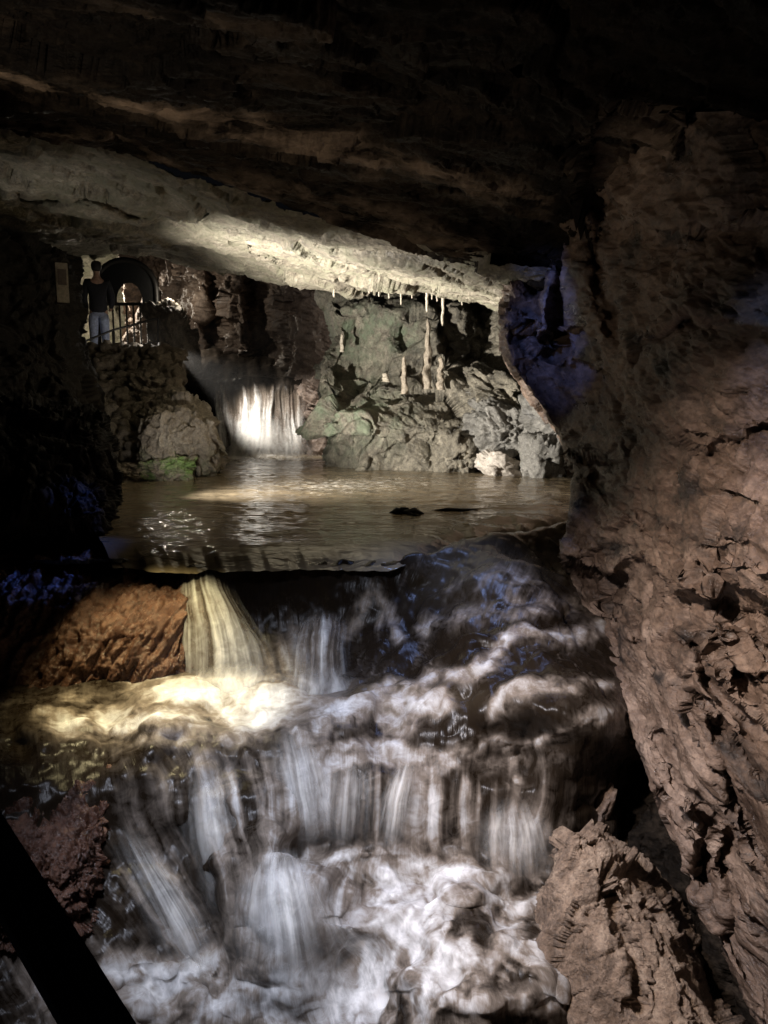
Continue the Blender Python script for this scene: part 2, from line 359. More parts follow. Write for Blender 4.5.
# ------------------------------------------------------------------ near ceiling: layered ledges
net = D_(
 [(-300, 80, 7.2), (-100, 100, 7.2), (0, 105, 7.2), (120, 128, 7.3), (240, 158, 7.4), (360, 196, 7.6), (470, 238, 7.8), (560, 275, 7.9), (700, 270, 7.5), (900, 250, 7)],
 [(-300, 104, 5.6), (-100, 126, 5.6), (0, 137, 5.7), (120, 164, 5.9), (240, 192, 6.1), (360, 229, 6.3), (470, 268, 6.5), (560, 296, 6.6), (700, 290, 6), (900, 270, 5)],
 [(-300, 95, 4.9), (-100, 122, 5), (0, 128, 5.1), (120, 156, 5.3), (240, 184, 5.5), (360, 220, 5.8), (470, 250, 6), (560, 270, 5.9), (700, 250, 4.9), (900, 230, 4)],
 [(-300, 60, 4.4), (-100, 92, 4.6), (0, 108, 4.7), (120, 138, 4.9), (240, 166, 5.1), (360, 196, 5.3), (470, 220, 5.5), (560, 228, 5.3), (700, 212, 4.3), (900, 190, 3.4)],
 [(-300, 20, 3.9), (-100, 60, 4.1), (0, 80, 4.2), (120, 104, 4.3), (240, 128, 4.4), (360, 156, 4.6), (470, 182, 4.7), (560, 190, 4.4), (700, 170, 3.6), (900, 150, 2.9)],
 [(-300, -40, 3.3), (-100, 10, 3.4), (0, 40, 3.5), (120, 62, 3.5), (240, 84, 3.6), (360, 106, 3.7), (470, 125, 3.7), (560, 128, 3.5), (700, 110, 2.9), (900, 90, 2.4)],
 [(-300, -120, 2.7), (-100, -60, 2.8), (0, -20, 2.9), (120, 0, 2.9), (240, 16, 2.9), (360, 30, 2.9), (470, 40, 2.9), (560, 40, 2.7), (700, 20, 2.3), (900, 0, 1.9)],
 [(-300, -320, 1.9), (-100, -260, 1.9), (0, -220, 1.9), (120, -200, 1.9), (240, -190, 1.9), (360, -180, 1.9), (470, -180, 1.9), (560, -180, 1.8), (700, -200, 1.6), (900, -220, 1.3)],
)
def lit_edge_attr(V, px, py):  # paints highlights along ledge edges and on the block face, no moss here
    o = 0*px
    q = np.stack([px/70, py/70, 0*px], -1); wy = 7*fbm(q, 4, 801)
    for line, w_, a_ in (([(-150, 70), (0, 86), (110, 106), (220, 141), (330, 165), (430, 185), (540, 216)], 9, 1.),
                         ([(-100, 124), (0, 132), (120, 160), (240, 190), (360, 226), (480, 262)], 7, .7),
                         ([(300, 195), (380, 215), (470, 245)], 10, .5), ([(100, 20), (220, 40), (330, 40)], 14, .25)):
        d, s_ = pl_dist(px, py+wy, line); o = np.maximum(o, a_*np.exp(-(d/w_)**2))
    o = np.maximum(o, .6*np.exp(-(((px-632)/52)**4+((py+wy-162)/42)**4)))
    return {'moss_or_lit_edge': np.clip(o*(1.1+.7*fbm(q*2.2, 4, 805)), 0, 1)}
ST = [('step', [(-150, 78), (0, 92), (110, 112), (220, 148), (330, 172), (430, 192), (540, 222)], 26, .10, 8),
      ('step', [(-150, 108), (0, 116), (120, 140), (230, 168), (330, 190), (470, 222)], 20, .06, 8),
      ('step', [(240, 196), (330, 204), (420, 236), (520, 262)], 18, .05, 8),
      ('step', [(-100, 20), (150, 30), (300, 60), (520, 95)], 30, .05, 16),
      ('lip', [(585, 200), (578, 160), (605, 118), (650, 122), (690, 180)], 26, -.05, 6)]
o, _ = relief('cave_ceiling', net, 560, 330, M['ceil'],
   [lambda V: .08*rock(V, .9, 23, (.4, .9, 1.4), (0, -.12, .1), w=(.5, .8, .3, .1, .04))-.05, lambda V: .02*rock(V, 3.2, 28, (.4, .9, 1.4), (0, -.12, .1), w=(.5, .6, .4, .2, .1))], ST, seed=4, attrs=lit_edge_attr)
tag(o, kind='structure')

# ------------------------------------------------------------------ right wall
def wl(py, pts):
    ys, xs = zip(*pts); return float(np.interp(py, ys, xs))
EDGE = [(120, 520), (200, 508), (290, 502), (330, 503), (372, 508), (410, 540), (450, 562), (500, 574), (540, 571), (580, 568), (620, 580), (660, 597), (700, 618), (740, 634), (790, 652), (850, 680), (930, 714), (1024, 760), (1100, 800)]
rows = []
for py in (110, 190, 260, 310, 360, 410, 450, 500, 550, 600, 650, 700, 760, 830, 900, 980, 1070, 1180):
    e = wl(py, EDGE)
    up = py < 430
    Xw = 1.42 + .06*math.sin(py*.021) - .16*math.exp(-((py-650)/130)**2)                       # the wall stands about this far to the right
    d_edge = min(6.4, max(3.0, Xw*F/(e-384)*.97)) if not up else 6.3
    r = [(e+16, py+4, d_edge*1.5), (e+4, py+1, d_edge*1.16), (e, py, d_edge)]
    for f in (.10, .24, .42, .64, .85, 1.1, 1.4):
        x = e+(790-e)*f if py < 930 else e+(900-e)*f
        d = (Xw+.06*math.sin(py*.013+f*5))*F/(x-384)
        if up:
            x0 = 1.42-.25*(1-f)*(430-py)/320
            d = max(1.7, x0*F/(x-384)); d = min(d, 6.25-1.6*f)
        d = min(d, d_edge*(1-.2*f))
        r.append((x, py, d))
    rows.append(r)
WST = [('step', [(560, 555), (605, 566), (640, 560), (672, 590), (715, 588), (768, 604), (840, 612)], 46, .11, 8),
       ('step', [(608, 655), (640, 660), (672, 690), (700, 712)], 22, .022, 8),
       ('step', [(545, 300), (560, 355), (610, 372), (640, 410), (700, 440), (790, 420)], 50, .09, 12),
       ('step', [(590, 330), (640, 330), (700, 310), (800, 330)], 44, .08, 10),
       ('groove', [(558, 210), (560, 300), (556, 350)], 7, .08, 5), ('groove', [(540, 215), (536, 290)], 6, .07, 5),
       ('groove', [(600, 200), (598, 260), (612, 330)], 9, .07, 8),
       ('groove', [(690, 640), (720, 700), (768, 740)], 7, .05, 10), ('groove', [(730, 650), (745, 690)], 7, .06, 6),
       ('groove', [(660, 800), (700, 830), (705, 880)], 8, .05, 8), ('groove', [(722, 840), (740, 930)], 7, .05, 6),
       ('groove', [(590, 480), (640, 520), (700, 545), (768, 560)], 4, .022, 14), ('groove', [(640, 640), (690, 690), (760, 770)], 4, .03, 12), ('groove', [(600, 600), (650, 640), (700, 650)], 4, .03, 10),
       ('groove', [(700, 560), (740, 640), (768, 660)], 4, .025, 10), ('groove', [(655, 740), (690, 800), (720, 900)], 5, .03, 10), ('groove', [(720, 720), (735, 800), (768, 860)], 4, .03, 10),
       ('step', [(600, 470), (680, 480), (790, 500)], 60, .035, 16),
       ('step', [(500, 215), (600, 222), (700, 215), (800, 230)], 50, .10, 10)]
o, WV = relief('cave_wall', rows, 330, 640, M['wall'],
   [lambda V: .055*rock(V, .85, 41, (1, .6, 1.2), (.3, 0, 0), w=(.6, .9, .25, .05, .0)), lambda V: .016*rock(V, 2.6, 48, (1, .45, 1.5), (.3, 0, 0), w=(.4, 1., .4, .2, .1)), lambda V: -.07*np.clip(fbm((V @ rotm(.35, 0, 0))*np.array([5, 3.0, 8.5]), 4, 57, .6)-.42, 0, .5), lambda V: -.05*np.clip(fbm((V @ rotm(.35, 0, 0))*np.array([14, 8, 22]), 3, 58, .6)-.5, 0, .5),
    lambda V: .004*fbm(V*np.array([9, 6, 15]), 4, 55, .62)], WST, seed=9)
tag(o, kind='structure')

net = D_(
 [(560, 700, 5.4), (620, 690, 5.2), (700, 690, 5), (800, 690, 4.6), (900, 690, 4.2)],
 [(560, 760, 4.7), (610, 760, 4.4), (690, 770, 4.2), (800, 780, 3.9), (900, 780, 3.4)],
 [(555, 850, 4.3), (610, 840, 4.1), (690, 850, 3.9), (800, 860, 3.5), (900, 860, 3.)],
 [(560, 950, 4.0), (620, 940, 3.8), (700, 950, 3.6), (800, 960, 3.2), (900, 960, 2.8)],
 [(590, 1040, 3.8), (640, 1040, 3.6), (720, 1050, 3.4), (800, 1060, 3.), (900, 1060, 2.6)],
 [(620, 1200, 3.6), (680, 1200, 3.4), (760, 1200, 3.2), (840, 1200, 2.8), (920, 1200, 2.4)])
o, _ = relief('riverbank', net, 160, 200, M['ceil'], [lambda V: .10*rock(V, 1.4, 65), lambda V: .03*rock(V, 4, 66)], seed=11)
tag(o, kind='structure')
# wedge of rock at the wall's foot
net = []
WE = [(834, 574), (850, 563), (900, 552), (950, 550), (1000, 566), (1060, 582), (1150, 610)]
WR = [(834, 580), (850, 606), (870, 634), (900, 662), (950, 688), (1000, 706), (1060, 732), (1150, 770)]
for py in (832, 840, 856, 880, 910, 950, 1000, 1060, 1150):
    a, b_ = wl(py, WE), wl(py, WR); d = 3.64-(py-770)*.0029
    net.append([(a+18, py+(10 if py < 845 else 2), d*1.25), (a+3, py+2, d*1.07), (a, py, d), (a+(b_-a)*.25, py, d*.97), (a+(b_-a)*.55, py, d*.965), (a+(b_-a)*.85, py, d*.975), (b_+6, py+2, d*1.04), (b_+22, py, d*1.25)])
o, _ = relief('boulder', net, 150, 260, M['wedge'],
   [lambda V: .07*rock(V, 1.7, 71, (1, 1, .6), (.3, .5, 0), w=(.6, .9, .3, .08, .0)), lambda V: .014*rock(V, 5., 78, (1, 1, .5), (.3, .5, 0), w=(.5, .9, .4, .2, .1))],
   [('groove', [(600, 870), (620, 930), (640, 1010)], 6, .025, 8)], seed=12)
tag(o, 'pointed tan rock wedge at the foot of the right wall beside the rapids', 'boulder')
boulder('boulder', P(598, 806, 4.0), (.06, .09, .15), 91, M['wall'], 'small upright tan rock just above the pointed wedge', sub=4, rot=(0, .3, 0))

# ------------------------------------------------------------------ central rock mass across the pool
net = D_(
 [(392, 268, 15.2), (345, 266, 15), (350, 268, 15.6), (380, 272, 15.4), (410, 276, 15.3), (440, 280, 15.2), (470, 285, 15.2), (500, 290, 15.), (530, 300, 14.5)],
 [(375, 286, 15.2), (338, 288, 14.9), (340, 290, 14.8), (370, 293, 14.6), (405, 297, 14.4), (430, 299, 14.2), (452, 302, 14.2), (480, 305, 14.4), (530, 309, 13.8)],
 [(366, 302, 14.8), (330, 304, 13.9), (332, 303, 13.2), (365, 303, 13.), (400, 306, 12.9), (430, 308, 12.8), (452, 312, 12.9), (480, 316, 13.6), (530, 320, 13)],
 [(360, 330, 14.8), (322, 335, 13.6), (326, 338, 13), (355, 340, 12.9), (395, 342, 12.8), (430, 342, 12.6), (456, 342, 12.6), (478, 342, 13.4), (520, 345, 13)],
 [(350, 360, 14.8), (312, 366, 13.2), (318, 368, 12.6), (345, 370, 12.7), (392, 374, 12.7), (430, 376, 12.6), (460, 374, 12.5), (486, 372, 13.2), (520, 370, 12.8)],
 [(340, 392, 14.6), (318, 394, 12.7), (324, 392, 12.2), (345, 390, 12.), (390, 392, 11.95), (430, 394, 11.9), (465, 392, 12.1), (492, 390, 12.9), (520, 388, 12.5)],
 [(336, 425, 14.4), (318, 425, 12.5), (325, 424, 11.9), (345, 424, 11.5), (395, 425, 11.45), (440, 424, 11.5), (470, 424, 11.9), (495, 424, 12.4), (520, 422, 12)],
 [(340, 455, 14.4), (318, 455, 12.7), (326, 457, 12.1), (345, 458, 11.7), (395, 460, 11.65), (440, 464, 11.5), (468, 464, 11.9), (490, 462, 12.2), (515, 460, 12)],
 [(345, 480, 14), (322, 480, 12.5), (328, 482, 12), (350, 484, 11.6), (395, 486, 11.6), (440, 488, 11.5), (468, 488, 11.8), (490, 486, 12), (515, 485, 12)],
)
def moss_c(V, px, py):
    m = np.exp(-((px-345)/50)**2-((py-415)/38)**2)+.9*np.exp(-((px-350)/35)**2-((py-330)/28)**2)+.8*np.exp(-((px-395)/22)**2-((py-330)/20)**2)
    return {'moss_or_lit_edge': np.clip(m, 0, 1)}
o, _ = relief('boulder', net, 330, 330, M['far'],
   [lambda V: .30*rock(V, .55, 121, (1, 1, .8), (.2, .5, 0), w=(.5, 1., .15, .04, .0)), lambda V: .035*rock(V, 2.2, 128, (1, 1, .45), (.2, .7, 0), w=(.4, .9, .3, .15, .06))],
   [('step', [(312, 372), (345, 388), (395, 396), (450, 392), (470, 398)], 12, .02, 5), ('groove', [(352, 380), (368, 388), (395, 388)], 5, .02, 4),
    ('groove', [(448, 300), (458, 340), (470, 372)], 8, .04, 5), ('groove', [(440, 330), (446, 344)], 5, .03, 4)], attrs=moss_c, seed=21)
tag(o, 'large green tinged rock mass across the pool carrying the stalagmite shelf', 'rock mass')

# tumbled boulders on the right bank of the pool
def at(px, py, D): return tuple(P(px, py, D))
boulder('boulder', at(497, 398, 12.2), (.62, .6, .33), 131, M['far'], 'upper wedge shaped boulder under the bright notch beside the right wall', rot=(0, .45, 0), amp=.3, sub=6)
boulder('boulder', at(512, 432, 11.6), (.62, .6, .44), 132, M['grey'], 'broad grey boulder between the rock mass and the right wall', rot=(.1, .35, .2), amp=.32, sub=6)
boulder('boulder', at(455, 452, 11.5), (.36, .4, .36), 133, M['far'], 'dark rounded boulder at the corner of the rock mass by the water', amp=.3)
boulder('boulder', at(542, 457, 10.7), (.27, .25, .33), 135, M['grey'], 'upright grey block standing in the water next to the right wall', cut=5., amp=.2, rot=(0, 0, .4))
boulder('boulder', at(499, 466, 10.9), (.32, .25, .19), 136, M['pale'], 'white smooth rock at the waterline below the grey boulders', amp=.3, cut=2.6, rot=(0, .35, .4), w=(.7, .8, .15, .03, .01), sub=5)
boulder('boulder', at(560, 420, 11.), (.5, .6, .5), 137, M['grey'], 'grey boulder half hidden behind the right wall edge', amp=.3)

# bright wall in the notch right of the alcove + back walls
net = D_(
 [(440, 270, 15), (470, 285, 14.2), (500, 295, 13.4), (540, 300, 12.6), (620, 310, 11.5)],
 [(440, 310, 15), (470, 315, 14), (490, 320, 13.4), (530, 325, 12.6), (620, 330, 11.5)],
 [(445, 350, 15), (475, 350, 14), (495, 350, 13.4), (530, 355, 12.6), (620, 360, 11.4)],
 [(450, 390, 14.6), (480, 395, 13.8), (500, 400, 13), (540, 405, 12), (620, 410, 11.)],
 [(455, 440, 14), (490, 440, 13.4), (520, 445, 12.4), (560, 450, 11.6), (640, 450, 10.6)],
 [(455, 500, 14), (490, 500, 13.4), (520, 500, 12.4), (560, 500, 11.4), (640, 500, 10.2)],
)
o, _ = relief('cave_wall', net, 150, 200, M['far'], [lambda V: .22*rock(V, 1., 141, w=(.5, .6, .4, .2, .1))], seed=30)
tag(o, kind='structure')
net = D_(
 [(120, 240, 19), (175, 245, 18.5), (215, 250, 17.5), (270, 255, 17), (330, 262, 16.5), (400, 262, 16)],
 [(120, 290, 19), (175, 290, 18.6), (205, 290, 17.4), (262, 292, 16.6), (330, 292, 15.6), (400, 300, 15.5)],
 [(120, 330, 19), (175, 330, 18.8), (205, 330, 17.6), (262, 332, 16.7), (325, 332, 15.4), (400, 340, 15.3)],
 [(120, 365, 19), (175, 365, 18.8), (205, 365, 17.8), (262, 370, 16.9), (318, 372, 15.2), (400, 380, 15)],
 [(120, 400, 19), (175, 400, 18.8), (205, 400, 17.8), (262, 405, 16.6), (312, 410, 15), (400, 420, 15)],
 [(120, 470, 18), (175, 470, 18), (205, 470, 17.4), (262, 470, 16.4), (312, 470, 15), (400, 470, 15)],
)
o, _ = relief('cave_wall', net, 260, 240, M['warm'], [lambda V: .40*rock(V, .5, 151, (1, 1, .6), w=(.6, .8, .3, .1, .0)), lambda V: .06*rock(V, 1.8, 158, (1, 1, .6), w=(.4, .7, .5, .25, .1))],
   [('groove', [(212, 275), (214, 345)], 6, .05, 5), ('groove', [(255, 280), (262, 350)], 8, .05, 8)], seed=31)
tag(o, kind='structure')
# passage end behind the gate
net = D_(
 [(-60, 225, 20), (60, 230, 21), (120, 232, 22), (190, 238, 21), (260, 240, 20)],
 [(-60, 270, 20), (60, 272, 21), (120, 275, 22), (190, 278, 21), (260, 280, 20)],
 [(-60, 320, 20), (60, 322, 21), (120, 325, 22), (190, 328, 21), (260, 330, 20)],
 [(-60, 380, 19), (60, 382, 19), (120, 385, 19), (190, 388, 19), (260, 390, 19)],
)
o, _ = relief('cave_wall', net, 140, 90, M['farceil'], [lambda V: .45*rock(V, .6, 161, w=(.6, .6, .4, .2, .1))], seed=33)
tag(o, kind='structure')

# ------------------------------------------------------------------ left dark wall + boulder
net = D_(
 [(-420, 230, 5), (-160, 225, 7), (0, 232, 8.6), (52, 244, 9.4), (70, 252, 9.9), (80, 262, 11.8)],
 [(-420, 300, 5), (-160, 296, 7), (0, 290, 8.4), (50, 286, 9.1), (68, 285, 9.7), (76, 285, 11.5)],
 [(-420, 350, 5), (-160, 350, 7), (0, 345, 8.3), (48, 340, 8.8), (70, 340, 9.4), (80, 342, 11.2)],
 [(-420, 400, 5), (-160, 400, 6.9), (0, 392, 8.1), (52, 386, 8.6), (80, 384, 9.2), (100, 386, 11)],
 [(-420, 500, 5), (-160, 480, 6.9), (0, 470, 8.), (60, 470, 8.6), (90, 470, 9.2), (110, 470, 11)],
 [(-420, 640, 4.8), (-160, 580, 6.6), (0, 540, 7.6), (60, 530, 8.2), (90, 530, 9), (110, 530, 10.6)],
)
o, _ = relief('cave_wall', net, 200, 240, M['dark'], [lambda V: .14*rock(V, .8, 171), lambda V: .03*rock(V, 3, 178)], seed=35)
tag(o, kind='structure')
net = D_(
 [(-300, 430, 5.6), (-120, 408, 6.4), (0, 396, 7.3), (60, 397, 7.6), (92, 412, 7.9), (100, 430, 8.4)],
 [(-300, 420, 4.7), (-120, 405, 5.6), (0, 399, 6.5), (55, 402, 6.8), (94, 416, 7), (108, 430, 7.6)],
 [(-300, 450, 4.3), (-120, 438, 5.1), (0, 430, 6), (55, 434, 6.2), (102, 444, 6.5), (114, 455, 7.4)],
 [(-300, 500, 4.6), (-120, 490, 5.0), (0, 478, 5.6), (55, 480, 5.8), (106, 485, 6.2), (122, 488, 7.2)],
 [(-300, 545, 5.0), (-120, 535, 5.2), (0, 524, 5.5), (55, 522, 5.6), (100, 520, 6), (118, 518, 7)],
 [(-300, 556, 5.4), (-120, 556, 5.7), (0, 554, 6.0), (55, 550, 6.2), (95, 548, 6.5), (112, 545, 7)],
 [(-300, 570, 7), (-120, 570, 7), (0, 568, 7.2), (55, 560, 7.2), (90, 556, 7.4), (108, 552, 7.6)],
)
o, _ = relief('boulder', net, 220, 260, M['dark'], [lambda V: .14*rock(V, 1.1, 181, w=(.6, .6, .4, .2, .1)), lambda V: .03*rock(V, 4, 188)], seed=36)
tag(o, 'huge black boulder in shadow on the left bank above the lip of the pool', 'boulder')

# flowstone bank under it, with a thin film of running water
net = D_(
 [(-260, 560, 5.8), (-100, 556, 5.9), (0, 552, 6), (60, 552, 5.9), (110, 556, 5.8), (160, 562, 5.8), (188, 566, 5.7), (205, 570, 5.9), (230, 580, 6.2)],
 [(-260, 576, 5.2), (-100, 572, 5.3), (0, 568, 5.35), (60, 568, 5.35), (110, 572, 5.3), (155, 576, 5.3), (185, 580, 5.3), (202, 584, 5.5), (225, 590, 5.9)],
 [(-260, 604, 4.9), (-100, 600, 4.95), (0, 598, 5), (60, 598, 5), (110, 600, 5), (155, 602, 5.02), (182, 606, 5.05), (198, 608, 5.3), (220, 612, 5.8)],
 [(-260, 640, 4.75), (-100, 636, 4.8), (0, 634, 4.83), (60, 634, 4.82), (110, 634, 4.82), (155, 634, 4.85), (184, 636, 4.9), (198, 638, 5.2), (220, 640, 5.7)],
 [(-260, 680, 4.7), (-100, 672, 4.73), (0, 668, 4.75), (60, 666, 4.75), (110, 666, 4.75), (155, 668, 4.76), (186, 668, 4.84), (200, 668, 5.1), (220, 670, 5.6)],
 [(-260, 730, 4.6), (-100, 720, 4.6), (0, 712, 4.65), (60, 704, 4.7), (110, 696, 4.75), (155, 692, 4.78), (186, 690, 4.84), (200, 690, 5.1), (220, 690, 5.6)],
)
def flow_rel(V):
    return .05*fbm(V*np.array([1.6, 1.6, .7]), 3, 190)+.05*fbm((V @ rotm(0, .45, 0))*np.array([7.5, 3, 1.2])+.35*fbm(V*2.2, 3, 191)[..., None], 4, 195, .6)+.012*rock(V, 1.1, 193)+.02*fbm((V @ rotm(0, .5, 0))*np.array([26, 12, 5]), 3, 196)
o, _ = relief('riverbank', net, 300, 160, M['bank'], [flow_rel], seed=37)
tag(o, kind='structure')
# dark rocks bottom left
net = D_(
 [(-200, 770, 4.3), (-60, 755, 4.3), (0, 745, 4.3), (50, 752, 4.25), (100, 760, 4.2), (128, 772, 4.15), (140, 782, 4.25)],
 [(-200, 790, 3.8), (-60, 778, 3.8), (0, 768, 3.85), (50, 772, 3.85), (98, 776, 3.85), (126, 786, 3.85), (140, 796, 4.1)],
 [(-200, 830, 3.5), (-60, 820, 3.52), (0, 812, 3.55), (50, 812, 3.58), (90, 812, 3.6), (112, 816, 3.64), (128, 822, 3.9)],
 [(-200, 880, 3.3), (-60, 868, 3.32), (0, 860, 3.35), (45, 858, 3.4), (80, 858, 3.42), (98, 862, 3.5), (112, 866, 3.8)],
 [(-200, 930, 3.2), (-60, 912, 3.2), (0, 906, 3.25), (40, 904, 3.3), (70, 904, 3.35), (88, 906, 3.45), (100, 908, 3.7)],
 [(-200, 1000, 3.2), (-60, 960, 3.2), (0, 946, 3.25), (40, 942, 3.3), (66, 940, 3.35), (82, 938, 3.45), (95, 938, 3.7)],
)
o, _ = relief('boulder', net, 170, 170, M['bank'], [lambda V: .09*rock(V, 1.6, 201, w=(.6, .6, .4, .25, .1)), lambda V: .03*rock(V, 5, 208, w=(.5, .6, .5, .3, .2))], seed=38)
tag(o, 'wet dark brown rock at the left edge behind the handrail', 'boulder')

# ------------------------------------------------------------------ rubble wall and boulders on the left side of the pool
W0 = [np.array(at(*a)) for a in ((92, 352, 12.9), (178, 352, 12.7), (92, 470, 10.6), (170, 470, 10.5))]
VV, TT, off = [], [], 0
for j in range(13):
    for i in range(11):
        u, v = (i+(.5 if j % 2 else 0)+random.uniform(-.3, .3))/10.5, (j+random.uniform(-.3, .3))/12.
        c = (W0[0]*(1-u)+W0[1]*u)*(1-v)+(W0[2]*(1-u)+W0[3]*u)*v
        s = random.uniform(.75, 1.35)
        Q, T = blob((.105*s*random.uniform(.8, 1.5), .11*s, .085*s*random.uniform(.8, 1.4)), 300+j*20+i, 3, .22, 1.1, (random.uniform(-.5, .5), random.uniform(-.6, .6), random.uniform(0, 3)), 5., w=(.5, .9, .2, .0, .0))
        Q = Q+c+np.array([0, random.uniform(-.06, .06), 0]); VV.append(Q); TT.append(T+off); off += len(Q)
# earth core behind the stones
cu = np.linspace(-.08, 1.05, 40); cv = np.linspace(-.02, 1.1, 50)
U_, V_ = np.meshgrid(cu, cv)
core = ((W0[0]*(1-U_[..., None])+W0[1]*U_[..., None])*(1-V_[..., None])+(W0[2]*(1-U_[..., None])+W0[3]*U_[..., None])*V_[..., None])+np.array([0, .09, 0])
core[..., 1] += .06*fbm(core*4, 3, 333)
q4 = grid_quads(50, 40); tri = np.concatenate([q4[:, [0, 1, 2]], q4[:, [0, 2, 3]]])
VV.append(core.reshape(-1, 3)); TT.append(tri+off)
o = link('stone_wall', mesh_np('stone_wall', np.concatenate(VV), np.concatenate(TT)), M['stone'])
tag(o, 'dry stone rubble wall holding up the visitor path on the left', 'stone wall')
# path slab on top of the wall
net = D_(
 [(20, 352, 19), (110, 350, 19), (170, 350, 18.5), (185, 352, 18), (190, 372, 18)],
 [(0, 362, 15.5), (80, 360, 15.4), (140, 358, 15), (176, 358, 15), (184, 376, 15.2)],
 [(0, 372, 12.9), (70, 366, 12.9), (95, 362, 12.9), (172, 360, 12.8), (184, 372, 13)],
 [(0, 420, 12.6), (70, 420, 12.6), (95, 420, 12.5), (165, 420, 12.4), (180, 420, 12.8)],
)
o, _ = relief('path', net, 90, 90, M['stone'], [lambda V: .05*rock(V, 1.4, 211)], seed=40)
tag(o, kind='structure')

def mossy(name, px, py, D, size, seed, label, mossfn, rot=(0, 0, 0), **k):
    Q, T = blob(size, seed, 6, rot=rot, **k)
    me = mesh_np(name, Q, T, {'moss_or_lit_edge': mossfn(Q)})
    o = link(name, me, M['moss_or_lit_edge']); o.location = at(px, py, D)
    return tag(o, label, 'boulder')
mossy('boulder', 185, 438, 10.9, (.42, .55, .62), 221, 'tall slanting boulder at the end of the stone wall beside the waterfall pool', lambda Q: np.clip(-Q[:, 2]*1.2, 0, 1)*.5, (0, -.45, .1), amp=.26)
mossy('boulder', 170, 440, 10.7, (.36, .5, .45), 222, 'tilted flat topped boulder leaning on the foot of the stone wall', lambda Q: np.clip(-Q[:, 2], 0, 1), (0, .25, 0), amp=.28)
mossy('boulder', 168, 470, 10.3, (.32, .3, .17), 223, 'low bright green mossy rock at the water edge below the stone wall', lambda Q: np.full(len(Q), 1.), (0, 0, .3), amp=.35)
mossy('boulder', 126, 474, 10.2, (.3, .3, .14), 224, 'low flat shelf rock at the left corner of the pool', lambda Q: np.zeros(len(Q)), (0, 0, .1), amp=.3)
mossy('boulder', 158, 396, 12.2, (.45, .5, .3), 225, 'dark upper boulder bedded at the end of the rubble wall under the lamp', lambda Q: np.zeros(len(Q)), (0, .5, 0), amp=.3)
mossy('boulder', 172, 338, 16.4, (.42, .4, .75), 226, 'black upright boulder behind the lamp at the bend of the path', lambda Q: np.zeros(len(Q)), (0, -.3, 0), amp=.3)

# ------------------------------------------------------------------ water
def rbf(pts):
    A = np.array(pts, float); c = A[:, :2]/100; v = A[:, 2]
    r = np.linalg.norm(c[:, None]-c[None], axis=-1)
    K = np.where(r > 0, r*r*np.log(r+1e-12), 0)+np.eye(len(c))*2e-3
    n = len(c); S = np.zeros((n+3, n+3)); S[:n, :n] = K; S[:n, n] = 1; S[:n, n+1:] = c; S[n, :n] = 1; S[n+1:, :n] = c.T
    w = np.linalg.solve(S, np.concatenate([v, np.zeros(3)]))
    def f(x, y):
        x, y = x/100, y/100; o = w[n]+w[n+1]*x+w[n+2]*y
        for k in range(n):
            r2 = (x-c[k, 0])**2+(y-c[k, 1])**2; o = o+w[k]*.5*r2*np.log(r2+1e-12)
        return o
    return f
LIP = [(-400, 552), (-100, 553), (100, 553), (200, 555), (300, 557), (370, 556), (410, 550), (450, 539), (500, 528), (545, 518), (600, 511), (760, 505)]
lx = np.linspace(-400, 760, 600); ly = np.interp(lx, *np.array(LIP).T)
ly = np.convolve(np.pad(ly, 20, 'edge'), np.ones(41)/41, 'valid')
_q = np.stack([lx/70, 0*lx, 0*lx+3], -1); ly = ly+5.0*fbm(_q, 4, 399, .55)*np.where(lx > 120, 1, .4)
# pool sheet: from the lip back to the waterfall
nu, nv = 420, 200
s = np.linspace(0, 1, nv)[:, None]; px = np.linspace(112, 720, nu)[None]+0*s
front = PZ(px[0], np.interp(px[0], lx, ly), 0.)
back = np.stack([np.linspace(-8, 6.2, nu), np.full(nu, 17.), np.zeros(nu)], -1)
G = front[None]*(1-s[..., None])+back[None]*s[..., None]
dl = np.linalg.norm(G-front[None], axis=-1)
amp = .010+.028*np.exp(-dl/.55)*np.clip((px-390)/60, 0, 1)+.02*np.exp(-((G[..., 0]+2.2)/1.4)**2-((G[..., 1]-14.8)/1.6)**2)
G[..., 2] += 1.5*amp*(fbm(G*np.array([1.6, 3.6, 1]), 3, 401)+.45*fbm(G*np.array([6, 11, 1]), 2, 403))-.11*np.exp(-(dl/.20)**1.2)
qx, qy = project(G)
foam = .34*np.exp(-((qx-265)/60)**2-((qy-455)/12)**2)+.22*np.exp(-((qx-380)/190)**2-((qy-482)/9)**2)+.2*np.exp(-((qx-520)/50)**2-((qy-496)/8)**2)+.25*np.exp(-((qx-405)/25)**2-((qy-469)/2.2)**2)+.16*np.exp(-((qx-330)/90)**2-((qy-492)/10)**2)
o = link('water', mesh_np('water', G, grid_quads(nv, nu), {'foam': foam.ravel()}), M['pool']); tag(o, kind='structure')

